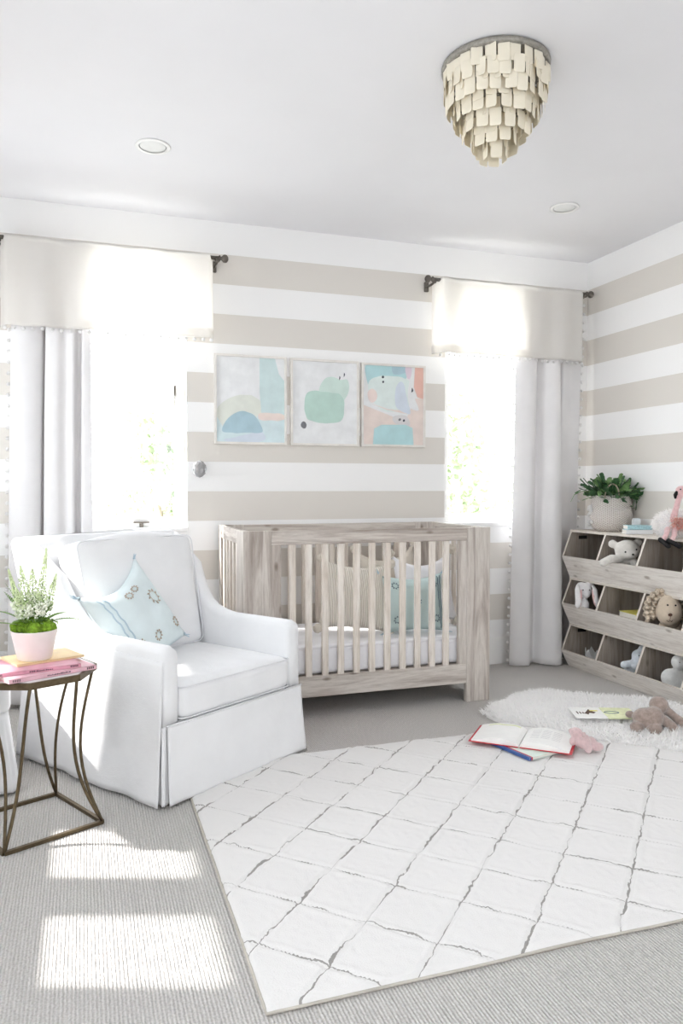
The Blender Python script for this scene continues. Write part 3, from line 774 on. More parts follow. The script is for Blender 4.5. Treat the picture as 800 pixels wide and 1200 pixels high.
# ------------------------------------------------------------------ side table
TC = Vector((-.182, 2.844)); TZ = .548
st = thing('side_table', 'octagonal marble side table on curved antique brass legs with square base', 'side table', (TC.x, TC.y, 0))
bc_ = [Vector(q)-TC for q in ((-.253, 2.615), (.051, 2.759), (-.111, 3.073), (-.415, 2.929))]   # base corners
a0 = 3.0; OR = .222
octo = [Vector((OR*math.cos(R(a0+45*k)), OR*math.sin(R(a0+45*k)))) for k in range(8)]
b = BM(); prism(b, [tuple(q*.955) for q in octo], 'z', TZ-.004, TZ+.001); obj('marble_top', b, M['marble'], st)
b = BM(); A1 = [b.verts.new((q.x, q.y, TZ-.022)) for q in octo]; A2 = [b.verts.new((q.x, q.y, TZ)) for q in octo]
A3 = [b.verts.new((q.x*.955, q.y*.955, TZ)) for q in octo]; A4 = [b.verts.new((q.x*.955, q.y*.955, TZ-.022)) for q in octo]
for k in range(8):
    j = (k+1) % 8
    for a, c in ((A1, A2), (A2, A3), (A3, A4), (A4, A1)): b.faces.new((a[k], a[j], c[j], c[k]))
obj('brass_rim', b, M['brass'], st)
b = BM(); prism(b, [tuple(q*.95) for q in octo], 'z', TZ-.010, TZ-.005); obj('top_plate', b, M['brass'], st)
bars = BM()
for k in range(4):
    p, q = bc_[k], bc_[(k+1) % 4]; tube(bars, [(p.x, p.y, .0065), (q.x, q.y, .0065)], .0092, 4)
obj('base_frame', bars, M['brass'], st)
for k in range(8):
    top = octo[k]*.93; c = min(bc_, key=lambda q: abs((math.atan2(q.y, q.x)-math.atan2(top.y, top.x)+PI) % (2*PI)-PI))
    P = []
    for m in range(15):
        s = m/14; w_ = s**1.0
        xy = c.lerp(top, w_); xy = xy*(1-.30*math.sin(PI*s)*(1-.25*s))
        P.append((xy.x, xy.y, .008+s*(TZ-.026)))
    b = BM(); tube(b, P, .0058, 6); obj('leg', b, M['brass'], st, True)
# books / magazines on the table
def book(name, label, cat, loc, rz, w, d, h, cover, pages='page', group=None, marks=0, soft=False):
    t = thing(name, label, cat, loc, rz, group)
    b = BM(); cv = .0022
    bx(b, -w/2, w/2, -d/2, d/2, 0, cv, .0006); bx(b, -w/2, w/2, -d/2, d/2, h-cv, h, .0006); bx(b, -w/2, w/2, -d/2, -d/2+cv, 0, h, .0006)
    obj('cover', b, cover, t)
    b = BM(); bx(b, -w/2+.003, w/2-.003, -d/2+cv, d/2-.004, cv, h-cv); obj('pages', b, M[pages], t)
    if marks:
        rr = random.Random(marks); b = BM(); x = -w/2+.012
        for q in range(6): bx(b, x+q*.0045, x+q*.0045+.0022, -d/2-.0004, -d/2+.0002, h*.25, h*.8)
        x = -w*.08
        while x < w*.18:
            l = rr.uniform(.002, .005); bx(b, x, x+l, -d/2-.0004, -d/2+.0002, h*.32, h*rr.uniform(.55, .72)); x += l+.0022
        for q in range(5): bx(b, w/2-.035+q*.0055, w/2-.032+q*.0055, -d/2-.0004, -d/2+.0002, h*.25, h*.8)
        obj('spine_lettering', b, M['dark'], t)
    return t
M['page'] = plain('paper_pages', (238, 234, 226), .8, var=.03, scale=200)
M['pink_cover'] = plain('pink_cover', (230, 186, 196), .45, var=.10, scale=18)
M['rose_cover'] = plain('rose_cover', (220, 162, 178), .45, var=.14, scale=24)
M['peach_cover'] = plain('peach_yellow_cover', (240, 214, 168), .45, var=.12, scale=9)
book('paperback_book', 'pink paperback with dark spine lettering, lowest in stack on side table', 'book', (-.150, 2.800, TZ+.001), R(26), .30, .235, .014, M['pink_cover'], marks=3)
book('paperback_book', 'rose pink paperback in middle of stack under the flower pot', 'book', (-.185, 2.815, TZ+.015), R(16), .29, .225, .012, M['rose_cover'], marks=5)
book('paperback_book', 'peach yellow book lying on top of stack under the flower pot', 'book', (-.145, 2.88, TZ+.027), R(24), .235, .17, .008, M['peach_cover'])
PZ = TZ+.035
pot = thing('potted_flowers', 'pale pink ceramic pot of moss, ferns and white flowers on stacked books', 'potted plant', (-.168, 2.845, PZ))
b = BM(); lathe(b, [(.001, 0), (.055, 0), (.057, .004), (.0765, .097), (.078, .101), (.0755, .103), (.072, .098), (.070, .092), (.001, .090)], 40)
M['blush_pot'] = plain('blush_glaze', (240, 232, 228), .45, var=.03)
obj('pot', b, M['blush_pot'], pot, True)
M['moss'] = plain('bright_moss', (122, 158, 46), .9, var=.45, scale=90, bs=1, bscale=160)
M['fern'] = plain('fern_green', (128, 158, 92), .7, var=.25, scale=40)
M['fern2'] = plain('pale_spike_green', (216, 227, 184), .7, var=.15, scale=40)
M['petal'] = plain('cream_petals', (240, 242, 226), .7, var=.05, scale=90)
M['stem'] = plain('green_stem', (110, 134, 72), .7)
b = BM(); rr = random.Random(2)
for k in range(26):
    a = rr.uniform(0, 2*PI); r_ = rr.uniform(0, 1)**.5*.062
    ell(b, (r_*math.cos(a), r_*math.sin(a), .108+.012*rr.random()), (rr.uniform(.016, .024),)*3, sub=3)
for v in b.verts: v.co += v.co.normalized()*.005*noise.noise(v.co*220)
obj('moss', b, M['moss'], pot, True)
b = BM()
for v_ in range(900):
    a = rr.uniform(0, 2*PI); r_ = rr.uniform(0, 1)**.5*.078; z = .118+.022*(1-(r_/.078)**2)
    p = Vector((r_*math.cos(a), r_*math.sin(a), z)); d = Vector((rr.gauss(0, .5)+p.x*6, rr.gauss(0, .5)+p.y*6, 1)).normalized()*rr.uniform(.006, .014)
    s = Vector((rr.gauss(0, 1), rr.gauss(0, 1), 0)).normalized()*.0012
    b.faces.new([b.verts.new(q) for q in (p-s, p+s, p+d)])
obj('moss_fronds', b, M['moss'], pot, kind='stuff')
def frond(bm, a, L, rise, droop, leaf, mi=0, n=18, z0=.11, r0=.01, wid=.50):
    """pinnate frond: curved rachis with paired leaflets"""
    P = []
    for k in range(n+1):
        s = k/n; rr_ = r0+L*s*math.cos(rise); z = z0+L*s*math.sin(rise)-droop*s*s
        P.append(Vector((rr_*math.cos(a), rr_*math.sin(a), z)))
    tube(bm, P, [.0013*(1-.7*k/n) for k in range(n+1)], 4)
    side = Vector((-math.sin(a), math.cos(a), 0))
    for k in range(3, n+1):
        t_ = (P[k]-P[k-1]).normalized(); l = leaf*math.sin(PI*min(1, (k/n)*.9+.1))**.7
        for s_ in (-1, 1):
            d = (side*s_+t_*.35+Vector((0, 0, .12))).normalized(); w = t_*l*wid*.5; p = P[k]; q = p+d*l
            f = bm.faces.new([bm.verts.new(x) for x in (p-w*.6, p+d*l*.5-w, q, p+d*l*.5+w, p+w*.6)])
b = BM()
for a, L, rise, droop, leaf in ((R(-10), .17, R(28), .07, .016), (R(20), .14, R(40), .06, .015), (R(188), .15, R(45), .05, .016), (R(160), .17, R(58), .03, .014), (R(100), .15, R(50), .04, .015), (R(235), .12, R(40), .05, .014), (R(300), .10, R(45), .04, .013), (R(175), .19, R(66), .03, .012), (R(-30), .13, R(60), .03, .012), (R(215), .16, R(20), .02, .016)):
    frond(b, a, L*1.08, rise, droop, leaf*1.5)
obj('fern_fronds', b, M['fern'], pot)
def spike(parent, base, tip, r, seed):
    b = BM(); base, tip = Vector(base), Vector(tip); rr = random.Random(seed)
    tube(b, [base, base.lerp(tip, .5)+Vector((0, 0, .004)), tip], [.0016, .0014, .0006], 5, mi=1)
    d = (tip-base)
    for k in range(300):
        s = .35+.65*rr.random(); c = base+d*s; rad = r*(1-((s-.35)/.65)**1.6)*1.0+.0015
        a = rr.uniform(0, 2*PI); q = c+Vector((math.cos(a), math.sin(a), 0))*rad*rr.uniform(.5, 1)
        ell(b, q, .0026, sub=1)
    return obj('flower_spike', b, [M['fern2'], M['stem']], parent)
for k, (x, y, tx, ty, tz, r_) in enumerate(((-.03, 0, -.082, .01, .315, .011), (-.01, .01, -.045, .02, .325, .026), (0, 0, -.005, .0, .315, .028), (.01, 0, .042, .01, .385, .015), (.02, 0, .074, -.01, .295, .019), (-.02, -.02, -.055, -.02, .25, .024))):
    spike(pot, (x, y, .10), (tx, ty, tz), r_, k)
b = BM(); rr = random.Random(8)
for cx, cy, cz, cr_ in ((.01, -.035, .175, .04), (-.03, -.02, .165, .035), (.035, -.01, .185, .03), (-.05, .0, .19, .028), (.0, .02, .215, .035)):
    for k in range(95):
        d = Vector((rr.gauss(0, 1), rr.gauss(0, 1), rr.gauss(0, .8))).normalized()*cr_*rr.uniform(.6, 1)
        d.z = d.z*.7; p = Vector((cx, cy, cz))+d
        bmesh.ops.create_icosphere(b, subdivisions=1, radius=.0042, matrix=Matrix.Translation(p))
obj('white_blossoms', b, M['petal'], pot)
b = BM()
for k in range(240):
    a = rr.uniform(0, 2*PI); r_ = rr.uniform(.01, .065); p = Vector((r_*math.cos(a), r_*math.sin(a), rr.uniform(.12, .21)))
    d = Vector((rr.gauss(0, 1), rr.gauss(0, 1), rr.gauss(.4, .6))).normalized()*.018; s = d.cross(Vector((0, 0, 1))).normalized()*.004
    b.faces.new([b.verts.new(q) for q in (p, p+d*.5+s, p+d, p+d*.5-s)])
obj('small_leaves', b, M['fern'], pot)

# white ottoman at the left edge of the frame
ot = thing('ottoman', 'white slipcovered ottoman at left edge of photo behind the side table', 'ottoman', (-.556, 3.375, 0), R(8))
b = BM(); rbox(b, .50, .52, .14, .035, 8, crown=.02); obj('cushion', b, M['slip'], ot, True, loc=(0, 0, .37))
b = BM()
def otf(u, v):
    k = 1-v; P = rrect(.48+.07*k, .50+.07*k, .03, 0); n = len(P); s = u*n; i = int(s) % n; f = s-int(s); q = P[i].lerp(P[(i+1) % n], f)
    q = q*(1+.012*k*math.sin(u*60)); return Vector((q.x, q.y, .012+.30*v))
grid(b, 96, 10, otf, wrap=True); bx(b, -.22, .22, -.23, .23, .25, .31); solid(obj('skirt', b, M['slip'], ot, True), .003)
# ------------------------------------------------------------------ toy bins
Y0, Y1 = 3.180, 4.250; XBK = XR-.004
un = thing('toy_storage_bins', 'three-tier weathered oak toy bin shelf with slanted fronts against right wall', 'storage shelf', (XBK, (Y0+Y1)/2, 0))
OX, OY = XBK, (Y0+Y1)/2
XF, XLIP = 3.052, 2.985
TIERS = [(.590, .905, .733), (.285, .590, .423), (.0, .285, .113)]
def V3(x, y, z): return Vector((x-OX, y-OY, z))
ybays = [Y1-.355*k for k in range(4)]; ybays[-1] = Y0
for ti, (zb, zt, zl) in enumerate(TIERS):
    xb = XF if ti < 2 else XF-.005
    prof = [(XBK-.004, zb+.001), (xb, zb+.001), (XLIP, zl), (XF, zt-.001), (XBK-.004, zt-.001)]
    for yi, y in enumerate(ybays):
        y_a = y-.016 if yi == 0 else (y if yi == 3 else y-.008)
        b = BM(); prism(b, [(x-OX, z) for x, z in prof], 'y', y_a-OY, y_a-OY+.016, rim=1, cap=0)
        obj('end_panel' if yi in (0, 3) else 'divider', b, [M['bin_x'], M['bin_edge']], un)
    # slanted front board
    b = BM(); d = Vector((xb-XLIP, 0, zb-zl)).normalized(); nn = Vector((-d.z, 0, d.x)); nn = nn if nn.x > 0 else -nn
    th = .014
    q = [(XLIP-.004, zl+.002), (xb-.004, zb+.0), (xb-.004+th, zb+.0), (XLIP-.004+th*1.05, zl+.002)]
    V = prism(b, [(x-OX, z) for x, z in q], 'y', Y0-OY-.001, Y1-OY+.001, rim=0, cap=0)
    for f in b.faces:
        c = f.calc_center_median()
        if abs(c.z-(zl+.002)) < .002: f.material_index = 1
    obj('front_panel', b, [M['bin_y'], M['bin_edge']], un)
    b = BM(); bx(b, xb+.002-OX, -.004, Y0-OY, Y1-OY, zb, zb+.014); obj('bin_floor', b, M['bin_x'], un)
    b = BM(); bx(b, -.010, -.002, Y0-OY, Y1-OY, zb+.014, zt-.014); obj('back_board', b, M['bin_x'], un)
    b = BM(); bx(b, XF-.006-OX, 0, Y0-OY-.002, Y1-OY+.002, zt-.015, zt, .0015)
    for f in b.faces:
        if f.calc_center_median().x < XF-.004-OX: f.material_index = 1
    obj('top_board' if ti == 0 else 'shelf_board', b, [M['bin_edge'] if ti == 0 else M['bin_y'], M['bin_edge']], un)
    if ti != 1:
        b = BM(); bx(b, 3.10-OX, 3.165-OX, Y1-.0185-OY, Y1-.0155-OY, zt-.062, zt-.040, .0008); obj('handle_slot_shade', b, M['dark'], un)  # dark plate painted in place of the shade inside a handle cutout

CR = R(-18.8)
# basket with plant
bk = thing('planter_basket', 'white woven seagrass belly basket with handles on top of toy bins', 'basket', (3.186, 4.02, .905), CR)
M['basket'], nt, p, out = new_mat('woven_seagrass')
tc = N(nt, 'ShaderNodeTexCoord'); sp = N(nt, 'ShaderNodeSeparateXYZ'); nt.links.new(tc.outputs['Object'], sp.inputs[0])
at2 = N(nt, 'ShaderNodeMath', operation='ARCTAN2'); nt.links.new(sp.outputs[1], at2.inputs[0]); nt.links.new(sp.outputs[0], at2.inputs[1])
s1 = N(nt, 'ShaderNodeMath', operation='MULTIPLY'); nt.links.new(at2.outputs[0], s1.inputs[0]); s1.inputs[1].default_value = 34
s2 = N(nt, 'ShaderNodeMath', operation='SINE'); nt.links.new(s1.outputs[0], s2.inputs[0])
s3 = N(nt, 'ShaderNodeMath', operation='MULTIPLY'); nt.links.new(sp.outputs[2], s3.inputs[0]); s3.inputs[1].default_value = 560
s4 = N(nt, 'ShaderNodeMath', operation='SINE'); nt.links.new(s3.outputs[0], s4.inputs[0])
s5 = N(nt, 'ShaderNodeMath', operation='MULTIPLY'); nt.links.new(s2.outputs[0], s5.inputs[0]); nt.links.new(s4.outputs[0], s5.inputs[1])
nt.links.new(ramp(nt, s5.outputs[0], [(.15, lin((226, 220, 214))), (.75, lin((176, 158, 146)))]), p.inputs['Base Color']); p.inputs['Roughness'].default_value = .85
bump(nt, s5.outputs[0], p, .6, .006)
b = BM()
prof = [(.001, 0), (.085, 0), (.105, .012), (.122, .045), (.130, .085), (.131, .118), (.126, .140), (.119, .150), (.124, .158), (.126, .17), (.120, .205), (.112, .232), (.108, .236), (.104, .232), (.110, .20), (.112, .16), (.001, .155)]
prof = [(r, z*.97) for r, z in prof]
loft(b, [[Vector((r*math.cos(2*PI*k/72)*(1+.012*math.sin(8.5*k)), r*math.sin(2*PI*k/72)*(1+.012*math.sin(8.5*k)), z)) for k in range(72)] for r, z in prof])
obj('basket_body', b, M['basket'], bk, True)
M['rope'] = plain('seagrass_rope', (190, 176, 158), .85, var=.15, scale=120)
for s in (-1, 1):
    b = BM(); P = []
    for k in range(15):
        a = PI*k/14; P.append((-.03+.045*math.cos(a), s*(.098+.012*math.sin(a)), .215+.085*math.sin(a)))
    tube(b, P, .0045, 7)
    obj('handle', b, M['rope'], bk, True)
b = BM(); rr = random.Random(4)
for k in range(16):
    z = .03+rr.random()*.14; a = PI+rr.uniform(-.5, .25); r_ = .128; p0 = Vector((r_*math.cos(a), r_*math.sin(a), z))
    ell(b, p0+Vector((-.006, 0, 0)), (.011, .011, .012), sub=2)
for v in b.verts: v.co += Vector((noise.noise(v.co*300),)*3)*.002
obj('tassel_trim', b, M['pompom'], bk, True)
M['leaf'] = plain('cactus_leaf', (62, 98, 62), .45, var=.45, scale=30, spec=.4)
M['leaf2'] = plain('cactus_leaf_light', (112, 146, 92), .45, var=.3, scale=30, spec=.4)
WRX = XR-.012
hp = thing('leafy_houseplant', 'green leafy cactus plant spilling from the white woven basket', 'potted plant', (3.186, 4.02, .905+.150), CR)
b = BM(); lathe(b, [(.001, .001), (.100, .001), (.098, .018), (.001, .03)], 24); obj('soil', b, plain('potting_soil', (58, 46, 38), .95, var=.3, scale=90), hp, True)
def segchain(bm, a, el, L, n, wd, droop, z0=.03, r0=.02, mi=0, seed=0):
    rr = random.Random(seed); pos = Vector((r0*math.cos(a), r0*math.sin(a), z0)); pitch = el
    twist = rr.uniform(-.6, .6)
    for k in range(n):
        d = Vector((math.cos(a)*math.cos(pitch), math.sin(a)*math.cos(pitch), math.sin(pitch)))
        s = Vector((-math.sin(a), math.cos(a), 0))*math.cos(twist)+d.cross(Vector((-math.sin(a), math.cos(a), 0)))*math.sin(twist)
        up = d.cross(s); l = L/n
        outline = [(0, .12), (.18, .6), (.32, .8), (.42, .72), (.6, 1), (.74, .85), (.92, .95), (1, .35)]
        A = []; Bv = []; Cv = []
        for t_, w_ in outline:
            c = pos+d*l*t_; A.append(bm.verts.new(c+s*wd*w_)); Bv.append(bm.verts.new(c+up*.0022)); Cv.append(bm.verts.new(c-s*wd*w_))
        for i in range(len(outline)-1):
            bm.faces.new((A[i], A[i+1], Bv[i+1], Bv[i])).material_index = mi; bm.faces.new((Bv[i], Bv[i+1], Cv[i+1], Cv[i])).material_index = mi
        pos = pos+d*l*.97; pitch -= droop/n*(1+k*.5); twist += rr.uniform(-.5, .5); a += rr.uniform(-.25, .25)
b = BM(); rr = random.Random(21)
for k in range(170):
    a = rr.uniform(0, 2*PI); el = rr.uniform(.45, 1.5)
    L = rr.uniform(.12, .21)
    segchain(b, a, el, L, rr.choice((2, 3, 3)), rr.uniform(.012, .021), rr.uniform(.2, 1.3), r0=rr.uniform(.01, .07), mi=0 if rr.random() < .68 else 1, seed=k)
for a, el, L, n, dr in ((R(182), .85, .27, 5, 1.4), (R(176), .9, .24, 5, 1.0), (R(150), 1.1, .20, 4, .8), (R(-8), .8, .28, 6, 1.7), (R(4), 1.0, .24, 5, 1.1), (R(-25), .75, .26, 6, 3.4), (R(30), 1.0, .26, 5, 2.2), (R(-40), .9, .22, 5, 3.0)):
    segchain(b, a, el, L, n, .008 if L > .23 else .011, dr, r0=.05, mi=0 if a != R(182) else 1, seed=int(L*1000))
for v in b.verts:   # leaves bend against the wall instead of passing through it
    wx = 3.186+v.co.x*math.cos(CR)-v.co.y*math.sin(CR)
    if wx > WRX: d_ = (wx-WRX)*.93; v.co.x -= d_*math.cos(CR); v.co.y += d_*math.sin(CR)
obj('leaves', b, [M['leaf'], M['leaf2']], hp, True)

# books on top of the bins
M['white_cover'] = plain('white_cover', (236, 238, 240), .4, var=.02)
M['aqua_cover'] = plain('aqua_patterned_cover', (176, 214, 222), .4, var=.2, scale=120)
M['brown_cover'] = plain('brown_patterned_cover', (150, 118, 110), .5, var=.35, scale=110)
M['yellow_cover'] = plain('yellow_cover', (226, 216, 112), .45, var=.06)
M['pinkgrey_cover'] = plain('lilac_pink_cover', (216, 190, 202), .45, var=.06)
for k, (nm, cv, lb) in enumerate((('white', 'white_cover', 'white storybook lying under the aqua book on top of toy bins'), ('aqua', 'aqua_cover', 'aqua patterned storybook stacked above the white one on toy bins'))):
    w_ = .155-.01*k
    book('storybook', lb, 'book', (3.150+.003*k, 3.735, .906+.026*k), CR+R(-4), w_, .10, .025, M[cv])
bl = thing('soft_block', 'small pale grey cloth block standing behind storybooks beside the basket', 'toy block', (3.235, 3.845, .905), CR)
b = BM(); rbox(b, .045, .045, .085, .008, 6, crown=.003); obj('block', b, fabric('pale_grey_cloth', (218, 224, 228)), bl, True, loc=(0, 0, .0445))
for k, (cv, lb, n_) in enumerate((('white_cover', 'white storybook at bottom of stack in the middle toy bin', 1), ('aqua_cover', 'aqua storybook low in the stack in the middle toy bin', 2), ('pinkgrey_cover', 'lilac pink storybook just under the yellow one in middle bin', 3), ('yellow_cover', 'yellow storybook on top of stack in the centre toy bin', 4))):
    book('storybook', lb, 'book', (3.135-.002*k, 3.700, .2995+.0345*k), CR+R(14), .135, .17, .034, M[cv])

# ------------------------------------------------------------------ plush toys
M['plush_white'] = plain('cream_plush', (228, 224, 217), .95, var=.06, scale=60, bs=.9, bscale=300, sheen=.4)
M['plush_grey'] = plain('pale_grey_plush', (212, 212, 210), .95, var=.07, scale=60, bs=.9, bscale=300, sheen=.4)
M['plush_snow'] = plain('snow_plush', (238, 236, 236), .95, var=.04, scale=60, bs=.9, bscale=300, sheen=.4)
M['plush_pink'] = plain('pink_plush', (230, 190, 190), .95, var=.10, scale=70, bs=1, bscale=260, sheen=.5)
M['plush_rose'] = plain('dusty_rose_plush', (218, 190, 190), .95, var=.10, scale=70, bs=1, bscale=260, sheen=.5)
M['plush_brown'] = plain('taupe_plush', (158, 141, 132), .95, var=.22, scale=70, bs=1, bscale=180, sheen=.5)
M['plush_beige'] = plain('beige_plush', (206, 190, 170), .9, var=.05, scale=50, bs=.4, bscale=300, sheen=.3)
M['plush_blue'] = plain('ice_blue_plush', (222, 228, 234), .95, var=.08, scale=50, bs=.6, bscale=300)
M['lace'] = plain('speckled_beige_cloth', (196, 182, 164), .9, var=.35, scale=90)
M['nose'] = plain('brown_stitch', (92, 66, 54), .6)
def dots(name, parent, mat, pts):
    for c, r in pts:
        b = BM(); ell(b, c, r, sub=2); obj(name, b, mat, parent, True)
by = thing('plush_bear', 'cream plush bear with arm draped over the front of the top middle bin', 'plush toy', (3.066, 3.738, .605), CR-R(6))
P = [((.018, .055, .075), (.052, .040, .075)), ((.012, .02, .15), (.05, .045, .045)), ((.01, -.012, .205), (.074, .058, .062)), ((.020, -.058, .185), (.038, .028, .028)), ((-.072, .0, .240), (.028, .014, .026)), ((.074, .0, .250), (.026, .014, .026))]
P += limb((-.045, -.02, .150), (-.095, -.075, .158), .026, .026, 5)+limb((-.095, -.075, .158), (-.150, -.105, .136), .026, .025, 5)+limb((.05, -.02, .13), (.075, -.05, .07), .024, .024, 5)
blob('body', P, M['plush_white'], by)
dots('eye', by, M['black'], [((-.016, -.073, .198), .0055), ((.050, -.062, .212), .0055)]); dots('nose', by, M['black'], [((.024, -.088, .185), (.008, .005, .006))])
bn = thing('plush_bunny', 'white plush bunny with long pink-lined ears hanging over the middle left bin', 'plush toy', (3.058, 4.085, .300), CR)
P = [((-.012, .05, .075), (.044, .034, .075)), ((-.018, .02, .155), (.030, .034, .045)), ((-.024, -.02, .222), (.047, .042, .052)), ((-.022, -.052, .200), (.022, .018, .018)), ((-.03, -.045, .13), (.03, .03, .045)),
     ((-.045, -.03, .262), (.03, .02, .018)), ((0, -.03, .262), (.03, .02, .018))]
blob('body', P, M['plush_snow'], bn, .005)
for s, x0, x1 in ((-1, -.070, -.097), (1, .026, .030)):
    b = BM(); tube(b, [(x0+(-.0 if s < 0 else 0), -.03, .262), ((x0*.7+x1*.3)-.004*s*-1, -.062, .235), ((x0+x1)/2, -.085, .19), (x1*.7+x0*.3, -.110, .165), (x1, -.118, .140), (x1, -.118, .126)], [.008, .015, .018, .019, .016, .004], 12, flat=(1, .55)); obj('ear', b, M['plush_snow'], bn, True)
    b = BM(); ox = .014 if s < 0 else -.012
    tube(b, [(x0+ox, -.062, .235), ((x0+x1)/2+ox, -.090, .19), (x1+ox*1.05, -.114, .155), (x1+ox, -.122, .138)], [.004, .010, .011, .004], 10, flat=(1, .6)); obj('ear_lining', b, M['plush_pink'], bn, True)
dots('eye', bn, M['black'], [((-.043, -.058, .232), .004), ((-.003, -.060, .232), .004)])
ln = thing('plush_lion', 'beige plush lion face with speckled cloth mane in the middle right bin', 'plush toy', (3.085, 3.365, .300), CR)
blob('body', [((.01, .05, .08), (.070, .045, .08)), ((0, .02, .15), (.05, .045, .05)), ((-.028, -.02, .200), (.072, .060, .080)), ((-.045, -.062, .180), (.034, .026, .028)), ((-.03, -.02, .25), (.055, .045, .04))], M['plush_beige'], ln)
for k in range(13):
    a = R(-18+k*216/12); b = BM()
    c = Vector((-.024+.098*math.cos(a), .012, .200+.098*math.sin(a)))
    T = Matrix.Translation(c) @ Matrix.Rotation(-a, 4, 'Y')
    def fl(u, v):
        x = (u-.5)*.062; z = (v-.5)*.052*(1+.25*math.sin(u*9)); y = .014*math.sin(v*9+k)+.008*math.sin(u*14)
        return T @ Vector((x, y, z))
    grid(b, 12, 12, fl); solid(obj('mane_tuft', b, M['lace'], ln, True), .006)
dots('eye', ln, M['black'], [((-.060, -.074, .243), .0052), ((-.018, -.078, .242), .0052)]); dots('nose', ln, M['nose'], [((-.052, -.090, .192), (.012, .007, .009))])
b = BM(); tube(b, [(-.052, -.092, .186), (-.052, -.089, .165)], .0013, 5); tube(b, [(-.068, -.080, .158), (-.058, -.0865, .154), (-.052, -.088, .163), (-.044, -.0865, .154), (-.036, -.080, .158)], .0013, 5); obj('mouth', b, M['nose'], ln)
cw = thing('felt_crown', 'pale grey felt crown standing in the bottom left bin', 'toy crown', (3.10, 4.06, .0145), CR)
b = BM(); n = 60
lo = [Vector((.052*math.cos(2*PI*k/n), .052*math.sin(2*PI*k/n), 0)) for k in range(n)]
for t_ in (0, .004):
    pass
R1 = [[b.verts.new((r*math.cos(2*PI*k/n), r*math.sin(2*PI*k/n), z if z >= 0 else (.088+.048*(1-abs((k % 10)-5)/5*1.0) if True else 0))) for k in range(n)] for r, z in ((.052, 0), (.053, .045), (.056, -1), (.052, -1.1), (.048, .045), (.048, 0))]
for i in range(6):
    A_, B_ = R1[i], R1[(i+1) % 6]
    for k in range(n): b.faces.new((A_[k], A_[(k+1) % n], B_[(k+1) % n], B_[k]))
obj('crown_band', b, M['plush_grey'], cw)
el = thing('plush_elephant', 'ice blue and white plush toy slumped in the bottom middle bin', 'plush toy', (3.085, 3.70, .0145), CR)
P = [((.015, 0, .070), (.055, .045, .070)), ((.040, -.015, .165), (.040, .038, .040)), ((.058, -.02, .205), (.022, .02, .028))]+limb((.02, -.01, .12), (-.055, -.045, .120), .025, .023, 6)+limb((.02, -.03, .09), (.0, -.075, .115), .024, .021, 5)+[((.078, -.0, .18), (.014, .03, .032))]+limb((.03, -.045, .160), (.015, -.07, .125), .014, .009, 5)
blob('body', P, M['plush_blue'], el)
b = BM()
for k in range(4): tube(b, [(.004+k*.012, -.0905+.002*k, .125), (.012+k*.012, -.094, .112), (.018+k*.012, -.090, .100)], .0022, 5)
for v in b.verts: v.co.y += .002
obj('dark_stripes', b, M['slate'], el, True); dots('eye', el, M['black'], [((.03, -.051, .175), .0035)])
sn = thing('plush_snowman', 'pale grey round-headed plush toy filling the bottom right bin', 'plush toy', (3.085, 3.335, .0145), CR)
P = [((.01, .0, .085), (.085, .055, .085)), ((.014, -.01, .207), (.043, .040, .044)), ((-.03, .0, .12), (.05, .045, .05)), ((.06, .0, .12), (.05, .045, .05))]
blob('body', P, M['plush_grey'], sn)
dots('eye', sn, M['nose'], [((.0, -.047, .214), .003), ((.026, -.047, .214), .003)])

M['fluff'] = fabric('white_fluff', (252, 250, 248), transl=.35, var=.01)
fg = thing('plush_flamingo', 'pink plush flamingo with fluffy white body and black feet on toy bins', 'plush toy', (3.100, 3.376, .905), CR)
blob('body', [((-.005, .0, .075), (.095, .065, .070)), ((-.05, -.03, .045), (.05, .045, .042)), ((.05, 0, .075), (.07, .06, .07))], M['plush_snow'], fg)
b = BM()
def fb(rr):
    d = Vector((rr.gauss(0, 1), rr.gauss(0, 1), rr.gauss(0, 1))).normalized()
    return Vector((-.003+d.x*.105, d.y*.068-.003, .076+d.z*.068)), d
tufts(b, fb, 2600, .030, .0018, 3, up=.8); obj('feathers', b, M['fluff'], fg, kind='stuff')
b = BM()
def fb2(rr):
    a = rr.uniform(-1.0, .2); c = rr.uniform(-.4, .5)
    return Vector((.0+.055*rr.uniform(-.7, 1), -.070, .085+.03*rr.uniform(-1, 1))), Vector((-.3, -1, -.3))
tufts(b, fb2, 420, .030, .0030, 5, up=.6); obj('wing_feathers', b, plain('peach_pink_feather', (236, 184, 172), .9, var=.2, scale=60), fg, kind='stuff')
P = limb((-.030, -.045, .095), (-.018, -.055, .16), .021, .016, 6)+limb((-.018, -.055, .16), (.000, -.050, .225), .016, .016, 6)+limb((.0, -.05, .225), (.012, -.050, .262), .018, .022, 4)+[((.012, -.052, .262), (.032, .026, .027))]+limb((.0, -.055, .258), (-.020, -.06, .242), .016, .011, 4)
blob('neck_and_head', P, M['plush_pink'], fg, .005)
blob('beak', limb((-.017, -.060, .250), (-.026, -.064, .238), .011, .011, 3)+limb((-.026, -.064, .238), (-.026, -.064, .222), .011, .007, 3), M['black'], fg, .004, 3)
dots('eye', fg, M['black'], [((-.004, -.077, .268), .004)])
for s, (ax, bx_, cx) in enumerate((((-.065, -.060, .050), (-.095, -.120, .030), (-.125, -.150, -.004)), ((-.03, -.070, .048), (-.055, -.125, .022), (-.085, -.160, -.008)))):
    blob('leg', limb(ax, bx_, .017, .014, 5)+limb(bx_, cx, .014, .013, 5), M['plush_pink'], fg, .004)
    d = Vector((.055, -.008, -.030)) if s else Vector((.040, -.01, -.034)); c = Vector(cx)+Vector((-.022, -.014, .004))
    blob('foot', limb(tuple(c), tuple(c+d), .0135, .0135, 6), M['black'], fg, .004)

